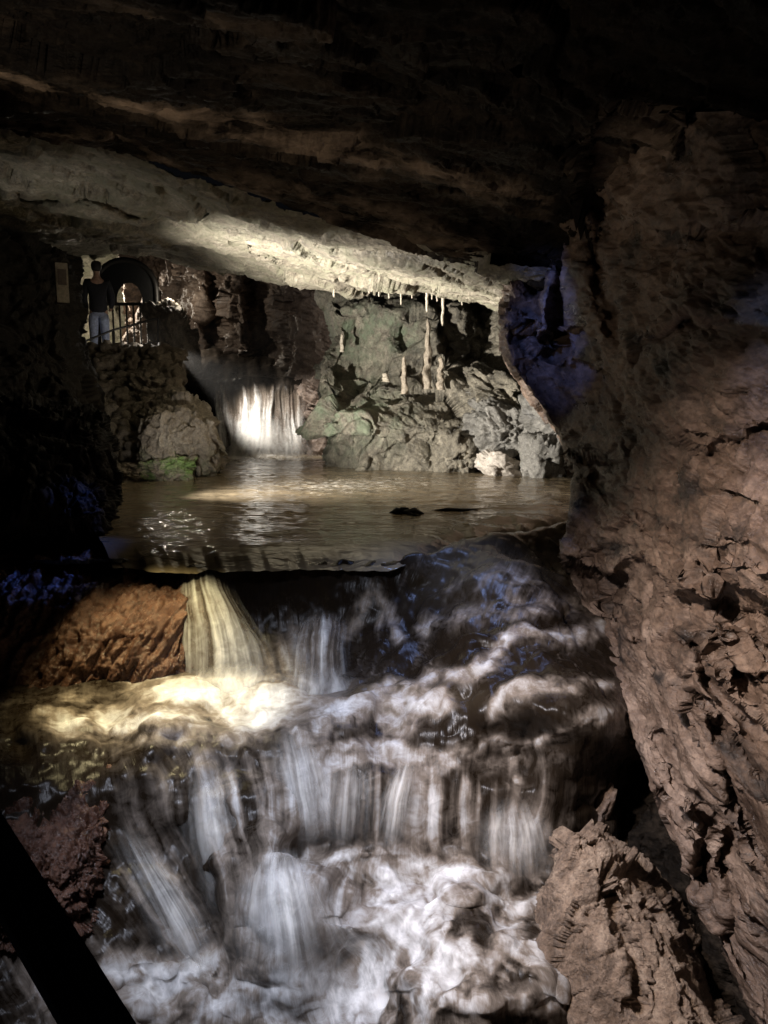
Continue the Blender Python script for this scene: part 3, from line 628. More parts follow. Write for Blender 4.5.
# lower rapids: one continuous sheet of running water
zc = [  # px, py, z
 (60, 700, -.76), (60, 720, -.76), (150, 700, -.74), (150, 725, -.76), (250, 700, -.74), (250, 725, -.76), (300, 740, -.77), (20, 760, -.78), (150, 755, -.79), (-60, 720, -.76), (-60, 780, -.8), (-200, 740, -.78),
 (480, 566, -.10), (540, 552, -.09), (620, 540, -.14), (700, 540, -.18), (450, 600, -.30), (500, 600, -.22), (540, 606, -.25), (620, 600, -.42), (700, 600, -.5),
 (420, 650, -.58), (460, 640, -.40), (500, 650, -.40), (560, 660, -.42), (640, 670, -.68), (450, 706, -.62), (540, 720, -.55), (610, 720, -.6), (660, 740, -.88), (400, 700, -.70), (350, 705, -.72),
 (330, 920, -1.32), (450, 930, -1.32), (555, 950, -1.42), (430, 1010, -1.42), (560, 1040, -1.62), (640, 950, -1.5), (700, 1000, -1.6)]
dc = [  # px, py, D
 (-300, 553, 5.4), (-100, 554, 5.4), (40, 554, 5.4), (140, 556, 5.4), (240, 557, 5.38), (330, 558, 5.36), (390, 557, 5.36),
 (-100, 610, 5.25), (40, 610, 5.25), (140, 610, 5.25), (240, 605, 5.3), (330, 605, 5.3), (385, 602, 5.25), (420, 596, 5.3),
 (-100, 668, 5.05), (40, 668, 5.05), (140, 672, 5.0), (240, 668, 5.0), (330, 668, 4.95), (385, 655, 5.0),
 (340, 760, 3.88), (420, 768, 3.86), (500, 785, 3.8), (560, 800, 3.75), (300, 772, 3.82), (380, 725, 4.2), (520, 750, 4.0), (640, 800, 4.3),
 (300, 850, 3.72), (400, 855, 3.74), (480, 868, 3.72), (540, 885, 3.68), (620, 880, 3.7), (350, 810, 3.76), (450, 820, 3.75), (520, 840, 3.72),
 (285, 850, 3.46), (290, 900, 3.28), (345, 930, 3.30), (290, 1000, 3.16), (370, 990, 3.26), (250, 900, 3.36),
 (200, 790, 3.78), (200, 850, 3.66), (200, 920, 3.50), (200, 980, 3.34), (120, 830, 3.66), (150, 900, 3.46), (110, 960, 3.3), (200, 1100, 2.85), (400, 1100, 2.8), (600, 1100, 3.25),
 (40, 900, 3.42), (40, 960, 3.22), (0, 1010, 3.0), (-60, 900, 3.4), (-100, 1000, 3.), (0, 1100, 2.75), (-200, 1100, 2.7), (-200, 900, 3.3), (240, 770, 3.86)]
pts = [(x, y, math.log(PZ(x, y, z)[1])) for x, y, z in zc]+[(x, y, math.log(d)) for x, y, d in dc]
fD = rbf(pts)
nu, nv = 620, 470
px = np.linspace(-200, 720, nu)[None]+np.zeros((nv, 1)); top = np.interp(px[0], lx, ly)
t = np.linspace(0, 1, nv)[:, None]
py = (top+1)[None]+(1110-top[None])*t
_w = np.stack([px/75, py/60, 0*px], -1); _m = np.clip((py-690)/40, 0, 1)
L = fD(px+16*_m*fbm(_w, 3, 561), py+15*_m*fbm(_w+7, 3, 563))
we = np.interp(py, [700, 770, 800, 850, 900, 950, 1000, 1060, 1150], [900, 660, 620, 606, 596, 596, 606, 622, 650])
L = L+.34*np.clip((px-we)/40, 0, 1)**2
V = P(px, py, np.exp(L))
# the lip itself joins the pool
kk = np.exp(-((py-top[None])/4.)**2)[..., None]
lipP = PZ(px[0], top, 0)[None]
V = V*(1-kk)+(lipP+np.array([0, .05, -.09]))*kk
def G2(cx, cy, sx, sy, a=0):
    c, s_ = math.cos(a), math.sin(a); dx, dy = px-cx, py-cy
    u, v = dx*c+dy*s_, -dx*s_+dy*c
    return np.exp(-(u/sx)**2-(v/sy)**2)
n = normals(V)
turb = np.clip(.9*G2(150, 720, 130, 40)+G2(260, 800, 140, 60)+1.3*G2(450, 950, 170, 90)+1.2*G2(280, 960, 140, 90)+.8*G2(480, 680, 150, 70)+.5*G2(480, 580, 90, 40)+G2(150, 1000, 90, 60), 0, 1.3)
def stroke(line, w, wob=7, seed=0):
    q = np.stack([px/45, py/45, np.full_like(px, seed*.37)], -1)
    d, sd = pl_dist(px+wob*fbm(q, 3, 415), py+wob*fbm(q+5, 3, 417), line)
    return np.exp(-(d/w)**2), d*sd
CREST = [  # line from left to right, width, step height, foam
 ([(350, 640), (362, 606), (374, 592), (388, 606), (400, 640)], 9, .03, .55),
 ([(425, 632), (470, 612), (530, 612), (580, 604)], 9, .05, .42),
 ([(300, 735), (350, 712), (400, 702), (440, 706)], 13, .05, .85),
 ([(365, 704), (425, 684), (465, 678), (490, 662), (506, 642), (560, 633), (606, 636)], 9, .06, .72),
 ([(495, 712), (520, 694), (545, 688), (575, 694), (608, 686)], 9, .05, .62),
 ([(425, 772), (460, 750), (490, 739), (520, 745), (550, 738), (578, 720), (612, 714)], 9, .035, .66),
 ([(330, 745), (380, 742), (425, 760)], 10, .02, .7),
 ([(450, 590), (490, 574), (540, 566)], 8, .03, .25),
 ([(505, 742), (514, 765), (512, 790)], 8, .02, .6),
 ([(330, 862), (370, 848), (410, 868), (450, 882), (500, 884)], 13, .05, .95),
 ([(430, 915), (470, 900), (510, 910), (545, 905)], 13, .05, .95),
 ([(370, 925), (400, 915), (430, 945), (470, 960)], 14, .05, .9),
 ([(460, 985), (500, 955), (545, 960)], 13, .05, .85),
 ([(330, 1005), (400, 985), (470, 1010), (540, 1000)], 15, .05, .95),
 ([(110, 985), (145, 958), (180, 985), (215, 1010)], 15, .05, 1.0),
]
CS = [stroke(c[0], c[1], seed=k) for k, c in enumerate(CREST)]
f1, f2, _ = cells(np.stack([V[..., 0]*2.5+1.*fbm(V*1.9, 3, 481), V[..., 1]*2.2+1.*fbm(V*1.9, 3, 483), 0*px+.5], -1), 485)
lump = 1-np.clip(f1/.75, 0, 1)**2; crev = np.exp(-((f2-f1)/.13)**2)
g1, g2, _ = cells(np.stack([V[..., 0]*5+.9*fbm(V*2.5, 3, 491), V[..., 1]*4.2+.9*fbm(V*2.5, 3, 493), V[..., 2]*2], -1), 495)
lump2 = 1-np.clip(g1/.8, 0, 1)**2; crev2 = np.exp(-((g2-g1)/.16)**2)
RIGHT = np.clip(G2(500, 650, 120, 90)+.7*G2(480, 580, 90, 40)+.5*G2(370, 690, 70, 40), 0, 1)
CHURN = np.clip(G2(440, 950, 170, 80)+G2(270, 1000, 180, 45)+.8*G2(150, 990, 80, 40)+.5*G2(400, 880, 120, 30), 0, 1)
h = turb*(.05*fbm(V*np.array([1.9, 1.9, 1.6]), 2, 411)+.022*fbm(V*np.array([5, 5, 4.]), 2, 413))
h = h+RIGHT*(.06*lump-.03+.04*fbm(V*np.array([3.0, 3.0, 3]), 2, 489))+CHURN*(.02*lump2-.015+.05*fbm(V*np.array([2.6, 2.6, 2.5]), 2, 497))+.02*turb*lump2*(1-CHURN)
h = h+.012*fbm(V*np.array([9, 6, 4.]), 3, 419)
for (g_, sd), c in zip(CS, CREST):
    near = np.clip(g_*3, 0, 1)**.3*np.exp(-np.abs(sd)/60)
    h = h+c[2]*.5*np.where(sd < 0, np.exp(sd/26), np.exp(-sd/14)*1.25-.25*np.exp(-sd/30))*(np.abs(sd) < 120)*near
h = h+.10*G2(380, 640, 36, 36)+.05*G2(215, 690, 70, 12)-.05*G2(300, 845, 60, 10)
h = h*(1-np.clip((px-we+40)/40, 0, 1)*np.clip((py-800)/60, 0, 1))
V = V+n*h[..., None]
# streamline coordinate: u across, v along
UP = [(60, 850, 0), (110, 930, 0), (140, 1000, 0), (150, 1080, 0), (120, 830, 1), (165, 900, 1), (208, 985, 1), (190, 760, 2), (215, 850, 2), (235, 930, 2), (238, 1000, 2),
      (250, 750, 3), (262, 830, 3), (268, 900, 3), (262, 1000, 3), (300, 740, 4), (300, 830, 4), (295, 870, 4), (303, 900, 4.6), (322, 990, 4.6), (330, 880, 5.4), (366, 980, 5.4), (340, 760, 5), (335, 850, 5),
      (400, 765, 7), (395, 850, 7), (500, 790, 9), (500, 870, 9), (560, 800, 10), (545, 880, 10), (100, 700, 1), (200, 700, 2.5), (280, 700, 3.7), (190, 580, 2.4), (220, 580, 3), (190, 660, 2.2), (270, 670, 3.6),
      (470, 560, 8), (430, 640, 8), (560, 530, 10), (520, 640, 10), (500, 700, 9), (640, 600, 11.5), (620, 760, 11.5), (0, 700, -.6), (-200, 700, -3), (0, 1000, -1.6), (-200, 1000, -4.5), (500, 1000, 8.4), (420, 960, 6.6), (600, 1000, 10.5), (-100, 600, -2), (50, 600, 0)]
fU = rbf(UP)
wu = fU(px, py)/1.6+.05*fbm(np.stack([px/60, py/90, 0*px], -1), 3, 441)
vv = np.concatenate([np.zeros((1, nu)), np.cumsum(np.linalg.norm(np.diff(V, axis=0), axis=-1), 0)], 0)
flow = np.stack([wu*7, vv*1.0, 0*vv], -1)
st1 = fbm(np.stack([wu*3.2, vv*.8, 0*vv], -1), 3, 451); st2 = fbm(np.stack([wu*9, vv*1.0, 0*vv], -1), 3, 461)
streak = .6*st1+.4*st2
bill = fbm(V*np.array([3.2, 3.2, 3.]), 5, 471, .55)
bill2 = .6*fbm(V*np.array([5, 5, 4.])+.8*bill[..., None], 4, 475, .45)
foam = np.zeros_like(px)
def brush(a, m): # a: amount field, m: modulation
    global foam
    foam = np.maximum(foam, np.clip(a*m, 0, 1.2))
brush(G2(225, 705, 110, 34), .70+.5*bill+.5*bill2)                                        # lit basin
brush(G2(150, 718, 120, 30), .45+.6*bill+.5*bill2)
brush(G2(300, 660, 38, 34), .5+.5*streak)
brush(G2(215, 810, 80, 60), .40+.8*streak)                                       # veils under the basin
brush(G2(310, 790, 42, 55), .62+.55*streak)
brush(G2(170, 890, 55, 75, -.35), .35+.9*streak)
brush(G2(185, 945, 30, 60, -.3), .5+.6*streak)
brush(G2(285, 900, 45, 70), .85+.5*streak)                                      # tumbling mound
brush(G2(345, 925, 40, 60), .45+.8*streak)
brush(G2(270, 990, 120, 40), .6+.5*bill+.6*bill2)
brush(G2(150, 985, 70, 40), .5+.6*bill+.7*bill2)
brush(G2(420, 810, 130, 42), .25+.95*streak)                                     # curtain
brush(G2(410, 805, 22, 45, -.15), .6+.5*streak)
brush(G2(515, 838, 40, 40), .45+.8*streak)
brush(G2(400, 890, 120, 42), .30+.7*bill+.7*bill2)
brush(G2(500, 950, 110, 80), .16+.8*bill+.7*bill2)
brush(G2(360, 720, 60, 20), .25+.6*bill+.6*bill2)
brush(G2(375, 620, 16, 28), .1+.8*streak)
swirl = fbm(np.stack([wu*2.6+.5*bill, vv*1.5+.5*bill, 0*vv], -1)+.20*bill2[..., None], 5, 553, .55)
wn = fbm(np.stack([wu*2.3+.7*bill, vv*2.0+.7*bill2, 0*vv+3], -1), 4, 557, .5); wisp = np.exp(-(wn/.11)**2)*np.clip(.45+1.3*fbm(V*1.6, 3, 559), 0, 1)
sw2 = fbm(V*np.array([2.6, 2.6, 2.4])+.9*fbm(V*1.9, 3, 551)[..., None]+.25*bill2[..., None], 5, 555, .55)
brush(np.clip(RIGHT*1.3, 0, 1), wisp*.38*np.clip(.5+bill2, 0, 1)+.10*streak-.03)
brush(CHURN, .24+.35*swirl+.65*sw2+.45*bill2)
brush(G2(300, 1010, 230, 50), .42+.3*swirl+.55*sw2+.45*bill2)
brush(G2(200, 900, 110, 80), .22+.55*streak)
for (g_, sd), c in zip(CS, CREST): brush(g_*c[3], .62+.75*bill2+.3*sw2)
for (g_, sd), c in zip(CS, CREST): brush(np.where(sd > 0, np.exp(-sd/24), np.exp(sd/8))*np.clip(g_*8, 0, 1)**.25*c[3]*.55, .30+.75*streak+.5*bill2)
brush(G2(385, 760, 170, 14), .35+.5*bill2+.3*bill)
brush(G2(520, 590, 80, 30), .05+.4*streak+.3*bill)
brush(G2(40, 970, 80, 80), .10+.8*streak)
streaky = np.clip(1-.85*np.clip(G2(450, 940, 200, 75)+G2(190, 715, 170, 40)+G2(480, 690, 170, 60)+G2(150, 1000, 90, 40), 0, 1), 0, 1)
silt = np.clip((px-395)/60, 0, 1)*np.clip(1-(py-top[None]-10)/70, 0, 1)*.8+.5*G2(380, 700, 80, 12)
o = link('water', mesh_np('rapids', V, grid_quads(nv, nu), {'foam': foam.ravel(), 'flow': flow.reshape(-1, 3), 'streaky': streaky.ravel(), 'silt': silt.ravel()}), M['water']); tag(o, kind='structure')
RV = V

# waterfalls
def fall(name, net, nu, nv, label, foamfn, group=None, ripple=.02, us=9., vs=1.2, seed=0, edge=(.1, .1, .1, .1), dens=1.1):
    A = np.array(net, float); A[..., 2] = np.log(A[..., 2])
    Gd = cr_interp(A, nv); Gd = np.swapaxes(cr_interp(np.swapaxes(Gd, 0, 1), nu), 0, 1)
    V = P(Gd[..., 0], Gd[..., 1], np.exp(Gd[..., 2])); n = normals(V)
    u = np.linspace(0, 1, nu)[None]+np.zeros((nv, 1)); v = np.linspace(0, 1, nv)[:, None]+np.zeros((1, nu))
    uu = u+.03*fbm(np.stack([u*3, v*2, 0*u], -1), 3, seed+1)
    s1 = fbm(np.stack([uu*us, v*vs, 0*u], -1), 3, seed+2); s2 = fbm(np.stack([uu*us*3, v*vs*1.3, 0*u], -1), 3, seed+3)
    V = V+n*(ripple*(s1+.5*s2))[..., None]
    f = foamfn(u, v, s1, s2)
    vl = np.clip(u/edge[0], 0, 1)*np.clip((1-u)/edge[1], 0, 1)*np.clip(v/edge[2], 0, 1)*np.clip((1-v)/edge[3], 0, 1)
    vl = vl*vl*(3-2*vl)*np.clip(dens*(1+.35*s1+.25*s2), 0, 1)
    me = mesh_np(name, V, grid_quads(nv, nu), {'foam': f.ravel(), 'veil': vl.ravel(), 'streaky': np.ones(vl.size), 'flow': np.stack([uu*us, v*vs, 0*u], -1).reshape(-1, 3)})
    md = link(name, me, M['whitewater'])
    return tag(md, label, 'waterfall', group)
fall('waterfall', D_(
 [(205, 386, 15.8), (222, 382, 15.8), (250, 381, 15.8), (280, 382, 15.8), (306, 386, 15.6)],
 [(210, 392, 15.2), (224, 388, 15.1), (250, 387, 15.1), (280, 388, 15.1), (306, 392, 15.2)],
 [(214, 412, 14.9), (224, 410, 14.85), (250, 410, 14.8), (280, 410, 14.8), (306, 412, 14.9)],
 [(218, 436, 14.75), (226, 435, 14.65), (250, 436, 14.6), (280, 436, 14.6), (306, 436, 14.7)],
 [(212, 462, 14.4), (226, 462, 14.3), (250, 463, 14.2), (280, 463, 14.3), (308, 462, 14.5)]), 180, 110,
 'white back waterfall pouring into the pool between boulder and rock mass', lambda u, v, a, b: np.clip(.0+.8*np.clip((v-.12)/.5, 0, 1)+.4*a+.3*b, 0, 1.1), ripple=.08, seed=501, us=6, vs=.9, edge=(.15, .08, .45, .3), dens=1.15)
fall('waterfall', D_(
 [(172, 572, 5.5), (184, 568, 5.45), (198, 567, 5.4), (212, 568, 5.4), (224, 572, 5.4), (234, 578, 5.45)],
 [(176, 588, 5.22), (186, 585, 5.16), (200, 584, 5.1), (216, 586, 5.1), (230, 592, 5.12), (242, 600, 5.2)],
 [(178, 612, 5.06), (188, 610, 4.98), (206, 610, 4.92), (226, 612, 4.93), (246, 620, 4.97), (260, 628, 5.08)],
 [(178, 642, 4.96), (188, 642, 4.88), (210, 643, 4.82), (236, 645, 4.84), (262, 648, 4.88), (278, 652, 5.0)],
 [(174, 696, 4.86), (188, 698, 4.78), (214, 702, 4.72), (244, 702, 4.74), (276, 702, 4.78), (298, 700, 4.9)]), 150, 130,
 'fan shaped yellowish waterfall lit by the spot lamp at the pool lip', lambda u, v, a, b: np.clip(.42+.25*a+.30*b+.30*v, .12, 1.1), ripple=.012, seed=511, us=6, vs=.6, edge=(.22, .5, .2, .2), dens=1.0)
fall('waterfall', D_(
 [(288, 630, 5.25), (305, 616, 5.2), (322, 610, 5.15), (340, 612, 5.15), (356, 622, 5.25)],
 [(280, 645, 5.05), (300, 632, 5.0), (320, 626, 4.95), (340, 628, 4.97), (358, 638, 5.1)],
 [(276, 662, 4.92), (296, 654, 4.84), (318, 650, 4.8), (338, 652, 4.82), (356, 660, 4.96)],
 [(266, 705, 4.76), (290, 708, 4.68), (316, 708, 4.64), (340, 708, 4.68), (362, 705, 4.84)]), 110, 90,
 'small pale spout leaping over a rock right of the yellowish fan fall', lambda u, v, a, b: np.clip(.40+.3*a+.4*b, .1, 1.0), ripple=.012, seed=521, us=6, vs=.7, edge=(.4, .45, .3, .2))
VG = 'soft white veils of water in the rapids'
def veil(pts, ws, D0, D1, label, dens, seed, bulge=.03, us=5, edge=(.5, .5, .4, .5), parent=None, name='waterfall'):
    """pts: centre line in pixels, ws: half widths"""
    net = []
    for k, ((x, y), w_) in enumerate(zip(pts, ws)):
        d = D0+(D1-D0)*k/(len(pts)-1)
        net.append([(x-w_, y+.10*w_, d+bulge), (x-.5*w_, y, d), (x, y-.05*w_, d-bulge*.6), (x+.5*w_, y, d), (x+w_, y+.10*w_, d+bulge)])
    o = fall(name, net, 110, 120, label, lambda u, v, a, b: np.clip(.78+.2*a+.2*b, .05, 1.1), None if parent else VG, ripple=.012, seed=seed, us=us, vs=.6, edge=edge, dens=dens)
    if parent:
        o.parent = parent
        for k in ('label', 'category', 'group'):
            if k in o: del o[k]
    return o
veil([(120, 822), (142, 860), (168, 905), (190, 950), (212, 1000)], [26, 32, 38, 42, 46], 3.62, 3.20, 'slanting white veil sliding right and down at the left of the rapids', .6, 541)
veil([(286, 846), (284, 870), (286, 905), (292, 950), (300, 1010)], [32, 52, 68, 82, 92], 3.40, 3.06, 'big white tumbling hump of water at the bottom middle of the rapids', .9, 545, .10, 7)
veil([(288, 722), (298, 755), (306, 790), (312, 825), (314, 860)], [34, 38, 40, 40, 42], 3.86, 3.66, 'wide pale veil below the lit basin in the middle of the rapids', .8, 549, .04, 5)
veil([(214, 748), (216, 790), (222, 835), (230, 880), (238, 930)], [40, 46, 50, 52, 56], 3.84, 3.42, 'faint broad veil below the yellow lit basin', .5, 553, .04, 5)
veil([(410, 752), (404, 775), (398, 800), (394, 830), (392, 860)], [13, 17, 20, 23, 26], 3.80, 3.66, 'narrow bright strand in the middle of the curtain of falling water', .8, 557, .02, 3)
veil([(512, 796), (514, 815), (516, 835), (518, 858), (520, 890)], [34, 40, 46, 50, 54], 3.72, 3.60, 'bluish white strands at the right end of the curtain beside the pointed wedge', .75, 561, .03, 6)
veil([(352, 752), (350, 775), (348, 800), (346, 830), (344, 862)], [34, 36, 38, 38, 38], 3.82, 3.68, 'thin brownish curtain between the pale veil and the bright strand', .45, 565, .02, 6)
bw, fw_, sw_ = [o_ for o_ in COL.objects if o_.name.split('.')[0] == 'waterfall'][:3]
veil([(264, 412), (264, 426), (264, 440), (264, 454), (264, 470)], [40, 46, 54, 60, 64], 14.3, 13.6, None, 1.1, 571, .1, 5, (.3, .3, .7, .4), bw, 'spray')
veil([(236, 662), (236, 672), (236, 682), (236, 694), (236, 708)], [62, 68, 74, 78, 80], 4.74, 4.55, None, .6, 573, .05, 6, (.3, .3, .6, .3), fw_, 'spray')
veil([(318, 664), (318, 674), (318, 686), (318, 698), (318, 712)], [44, 48, 52, 54, 56], 4.70, 4.5, None, .5, 575, .05, 5, (.35, .35, .6, .3), sw_, 'spray')
# upper stream above the back waterfall
net = D_(
 [(150, 338, 19), (180, 338, 18.8), (220, 345, 18.2), (262, 355, 17.4), (300, 362, 16.6), (330, 366, 16)],
 [(165, 352, 17.8), (195, 354, 17.4), (225, 360, 17), (262, 368, 16.7), (300, 374, 16.2), (330, 376, 16)],
 [(175, 372, 16.6), (200, 376, 16.4), (228, 378, 16.2), (262, 380, 16.1), (300, 381, 15.9), (330, 383, 15.8)],
 [(188, 392, 15.9), (208, 390, 15.7), (228, 387, 15.5), (262, 386, 15.5), (300, 387, 15.5), (330, 390, 15.5)],
 [(188, 480, 16), (208, 480, 15.7), (228, 480, 15.5), (262, 480, 15.5), (300, 480, 15.5), (330, 480, 15.5)],
)
def up_attr(V, px, py):
    return {'foam': np.clip(.18+.25*fbm(np.stack([px/12, py/40, 0*px], -1), 3, 531), 0, 1)*np.clip((395-py)/10, 0, 1), 'flow': np.stack([px/12, py/40, 0*px], -1), 'streaky': np.ones_like(px)}
o, _ = relief('water', net, 120, 100, M['water'], [lambda V: .05*fbm(V*np.array([3, 1.5, 1.5]), 3, 533)], attrs=up_attr); tag(o, kind='structure')

# ------------------------------------------------------------------ dripstone
def spire(base, L, r0, r1, seed, up, rough=.18, nseg=40, ns=18):
    t = np.linspace(0, 1, nseg)[:, None]; a = np.linspace(0, 2*np.pi, ns, endpoint=False)[None]
    r = r0+(r1-r0)*t**.8; r = r*np.clip((1-t)/.06, .15, 1)
    q = np.stack([np.cos(a)+0*t, np.sin(a)+0*t, t*L/(r0+1e-6)*.7+0*a], -1)
    r = r*(1+rough*fbm(q*1.1+seed, 4, seed))
    wob = r0*.5*np.stack([fbm(np.concatenate([t*3, 0*t, 0*t+seed], 1), 2, seed+1), fbm(np.concatenate([t*3, 0*t+4, 0*t+seed], 1), 2, seed+2)], -1)
    x = r*np.cos(a)+wob[:, :1]; y = r*np.sin(a)+wob[:, 1:]; z = (t*L*(1 if up else -1))+0*a
    V = np.stack([x, y, z], -1)
    i = np.arange(nseg*ns).reshape(nseg, ns); j = np.roll(i, -1, 1)
    quads = np.stack([i[:-1], i[1:], j[1:], j[:-1]], -1).reshape(-1, 4)
    return V.reshape(-1, 3), quads
def dripstone(name, px, py, D, Lpx, r0px, r1px, seed, up, label, mat, group, **k):
    sc = D/F
    V, q = spire(None, Lpx*sc, r0px*sc, r1px*sc, seed, up, **k)
    o = link(name, mesh_np(name, V, q), mat); o.location = at(px, py, D)
    return tag(o, label, name.replace('_', ' '), group)
GS = 'stalagmites on the rock shelf'
dripstone('stalagmite', 404, 394, 11.75, 37, 3.6, 1.7, 601, True, 'slim pale stalagmite with rounded tip, nearest the middle of the shelf', M['brown_spire'], GS, rough=.35)
dripstone('stalagmite', 427, 389, 12.1, 68, 6.2, 1.3, 602, True, 'tallest knobbly stalagmite, dark and thin at its top, middle of the shelf', M['brown_spire'], GS, rough=.6)
dripstone('stalagmite', 441, 390, 11.8, 33, 4.4, 2, 603, True, 'short thick stalagmite right of the tallest one on the shelf', M['brown_spire'], GS, rough=.45)
dripstone('stalagmite', 342, 352, 12.7, 18, 2.2, 1.2, 604, True, 'small grey stalagmite alone at the green left end of the shelf', M['calcite'], GS)
dripstone('stalagmite', 386, 382, 12.2, 9, 4.5, 2.2, 605, True, 'stubby low pale stalagmite left of the slim one', M['calcite'], GS, rough=.3)
SD = [(334, 276, 21, 1.3, 'long white straw stalactite at the left end of the row'), (369, 282, 12, .9, 'short thin stalactite second in the row from the left end'), (379, 283, 14, .9, 'short stalactite beside the gap, third from the left end of the row'),
      (389, 284, 15, 1., 'slim stalactite just left of the stubby middle one'), (394, 285, 9, 1.1, 'stubby stalactite in the middle of the row'), (401, 286, 19, 1., 'thin medium stalactite hanging straight above the slim stalagmite'),
      (407, 287, 8, 1., 'tiny stalactite right of the thin medium one'), (412, 288, 11, .9, 'little stalactite between the tiny one and the long pair'), (427, 290, 22, 1.5, 'long stalactite hanging directly over the tallest stalagmite'),
      (432, 291, 9, .9, 'very short stalactite between the two longest ones'), (437, 292, 10, .9, 'short stalactite close to the left of the longest one'), (443, 292, 33, 1.6, 'longest white stalactite at the right end of the row'), (462, 297, 9, .9, 'lone tiny stalactite beyond the longest one near the dark gap')]
for k, (x, y, Lp, r, lab) in enumerate(SD):
    dripstone('stalactite', x, y-1, 10.9, Lp, r*1.15, r*.75, 620+k, False, lab, M['calcite'], 'straw stalactites along the lit ceiling edge', rough=.12, nseg=14, ns=8)

# driftwood snag in the pool
def tube_np(pts, rad, ns=10, seed=0, rough=.2):
    pts = np.array(pts, float); n = len(pts); rad = np.broadcast_to(rad, n); Vs = []
    for i in range(n):
        d = pts[min(i+1, n-1)]-pts[max(i-1, 0)]; d /= np.linalg.norm(d)
        a = np.cross(d, [0, 0, 1.]) if abs(d[2]) < .9 else np.cross(d, [1., 0, 0]); a /= np.linalg.norm(a); b = np.cross(d, a)
        th = np.linspace(0, 2*np.pi, ns, endpoint=False)
        Vs.append(pts[i]+rad[i]*(np.cos(th)[:, None]*a+np.sin(th)[:, None]*b))
    V = np.stack(Vs); i = np.arange(n*ns).reshape(n, ns); j = np.roll(i, -1, 1)
    q = np.stack([i[:-1], i[1:], j[1:], j[:-1]], -1).reshape(-1, 4)
    V = V.reshape(-1, 3)
    if rough: V = V+(rough*rad.mean()*np.stack([fbm(V*14+9*k, 2, seed+k) for k in range(3)], -1))
    caps = [list(i[0][::-1]), list(i[-1])]
    return V, q, caps
def tubes(name, items, mat, parent=None, ns=10, rough=0.):
    VV, QQ, off = [], [], 0; CC = []
    for k, (pts, r) in enumerate(items):
        V, q, c = tube_np(pts, r, ns, 700+k, rough); VV.append(V); QQ.append(q+off); CC += [[x+off for x in y] for y in c]; off += len(V)
    me = bpy.data.meshes.new(name); me.from_pydata(np.concatenate(VV).tolist(), [], np.concatenate(QQ).tolist()+CC)
    for p in me.polygons: p.use_smooth = len(p.vertices) == 4
    me.update(); return link(name, me, mat, parent)
DW = [([(390, 514, -.01), (397, 511, .035), (406, 512, .02), (415, 511, .045), (424, 513, .0)], [.02, .03, .022, .028, .01]),
      ([(397, 512, .0), (402, 509, .06), (409, 508, .075)], [.02, .016, .006]), ([(406, 512, .02), (414, 515, .02), (420, 516, .0)], [.016, .012, .006]),
      ([(432, 511, -.005), (448, 509, .022), (462, 510, .012), (478, 509, -.005)], [.01, .016, .014, .006]), ([(413, 511, .03), (417, 508, .07)], [.014, .005])]
o = tubes('driftwood', [([PZ(*q_) for q_ in p_], np.array(r_)) for p_, r_ in DW], M['dark'], ns=12, rough=.9)
tag(o, 'low black driftwood clump barely breaking the surface mid pool', 'driftwood')

# ------------------------------------------------------------------ people and fittings on the path
def skin_body(name, chains, mat, parent=None, sub=1, root=0):
    me = bpy.data.meshes.new(name); vs, es, rs, idx = [], [], [], {}
    for ch in chains:
        prev = None
        for p, r in ch:
            key = tuple(round(c, 4) for c in p)
            if key not in idx: idx[key] = len(vs); vs.append(p); rs.append(r)
            i = idx[key]
            if prev is not None and prev != i and (prev, i) not in es: es.append((prev, i))
            prev = i
    me.from_pydata(vs, es, []); o = link(name, me, mat, parent)
    o.modifiers.new('skin', 'SKIN'); sv = me.skin_vertices[0].data if me.skin_vertices else None
    if sv is None:
        bpy.context.view_layer.objects.active = o; sv = me.skin_vertices[0].data
    for i, r in enumerate(rs): sv[i].radius = r if isinstance(r, tuple) else (r, r)
    sv[root].use_root = True
    for m_ in o.modifiers:
        if m_.type == 'SKIN': m_.use_smooth_shade = True
    sb = o.modifiers.new('smooth', 'SUBSURF'); sb.levels = sb.render_levels = 2
    return o
pf = P(101, 360, 13.6)
per = empty('person', tuple(pf), math.pi+.35)
per.scale = (.94, .94, .94); tag(per, 'person in dark jacket and pale blue jeans standing on the path by the gate', 'person')
pel, ch_ = (0, 0, .90), (0, .01, 1.30)
legR = [(pel, (.15, .11)), ((.09, 0, .84), (.085, .09)), ((.10, -.03, .47), (.058, .062)), ((.11, .03, .09), (.042, .045)), ((.12, -.10, .04), (.04, .03))]
legL = [(pel, (.15, .11)), ((-.09, 0, .84), (.085, .09)), ((-.10, -.02, .47), (.058, .062)), ((-.10, .03, .09), (.042, .045)), ((-.11, -.10, .04), (.04, .03))]
spine = [(pel, (.15, .11)), ((0, .01, 1.10), (.135, .1)), (ch_, (.16, .105)), ((0, .01, 1.44), (.10, .075)), ((0, 0, 1.52), (.05, .05)), ((0, -.02, 1.60), (.075, .09)), ((0, -.02, 1.68), (.072, .088)), ((0, -.015, 1.73), (.045, .055))]
armR = [(ch_, (.16, .105)), ((.18, .01, 1.38), (.055, .058)), ((.235, .04, 1.10), (.042, .042)), ((.20, -.10, .90), (.03, .032)), ((.19, -.15, .82), (.022, .035))]
armL = [(ch_, (.16, .105)), ((-.18, .01, 1.38), (.055, .058)), ((-.25, .0, 1.10), (.042, .042)), ((-.22, -.14, .94), (.03, .032)), ((-.20, -.20, .90), (.022, .035))]
skin_body('body', [legR, legL, spine, armR, armL], M['skin'], per)
g = .018
inf = lambda c: [(p, tuple(x+g for x in r)) for p, r in c]
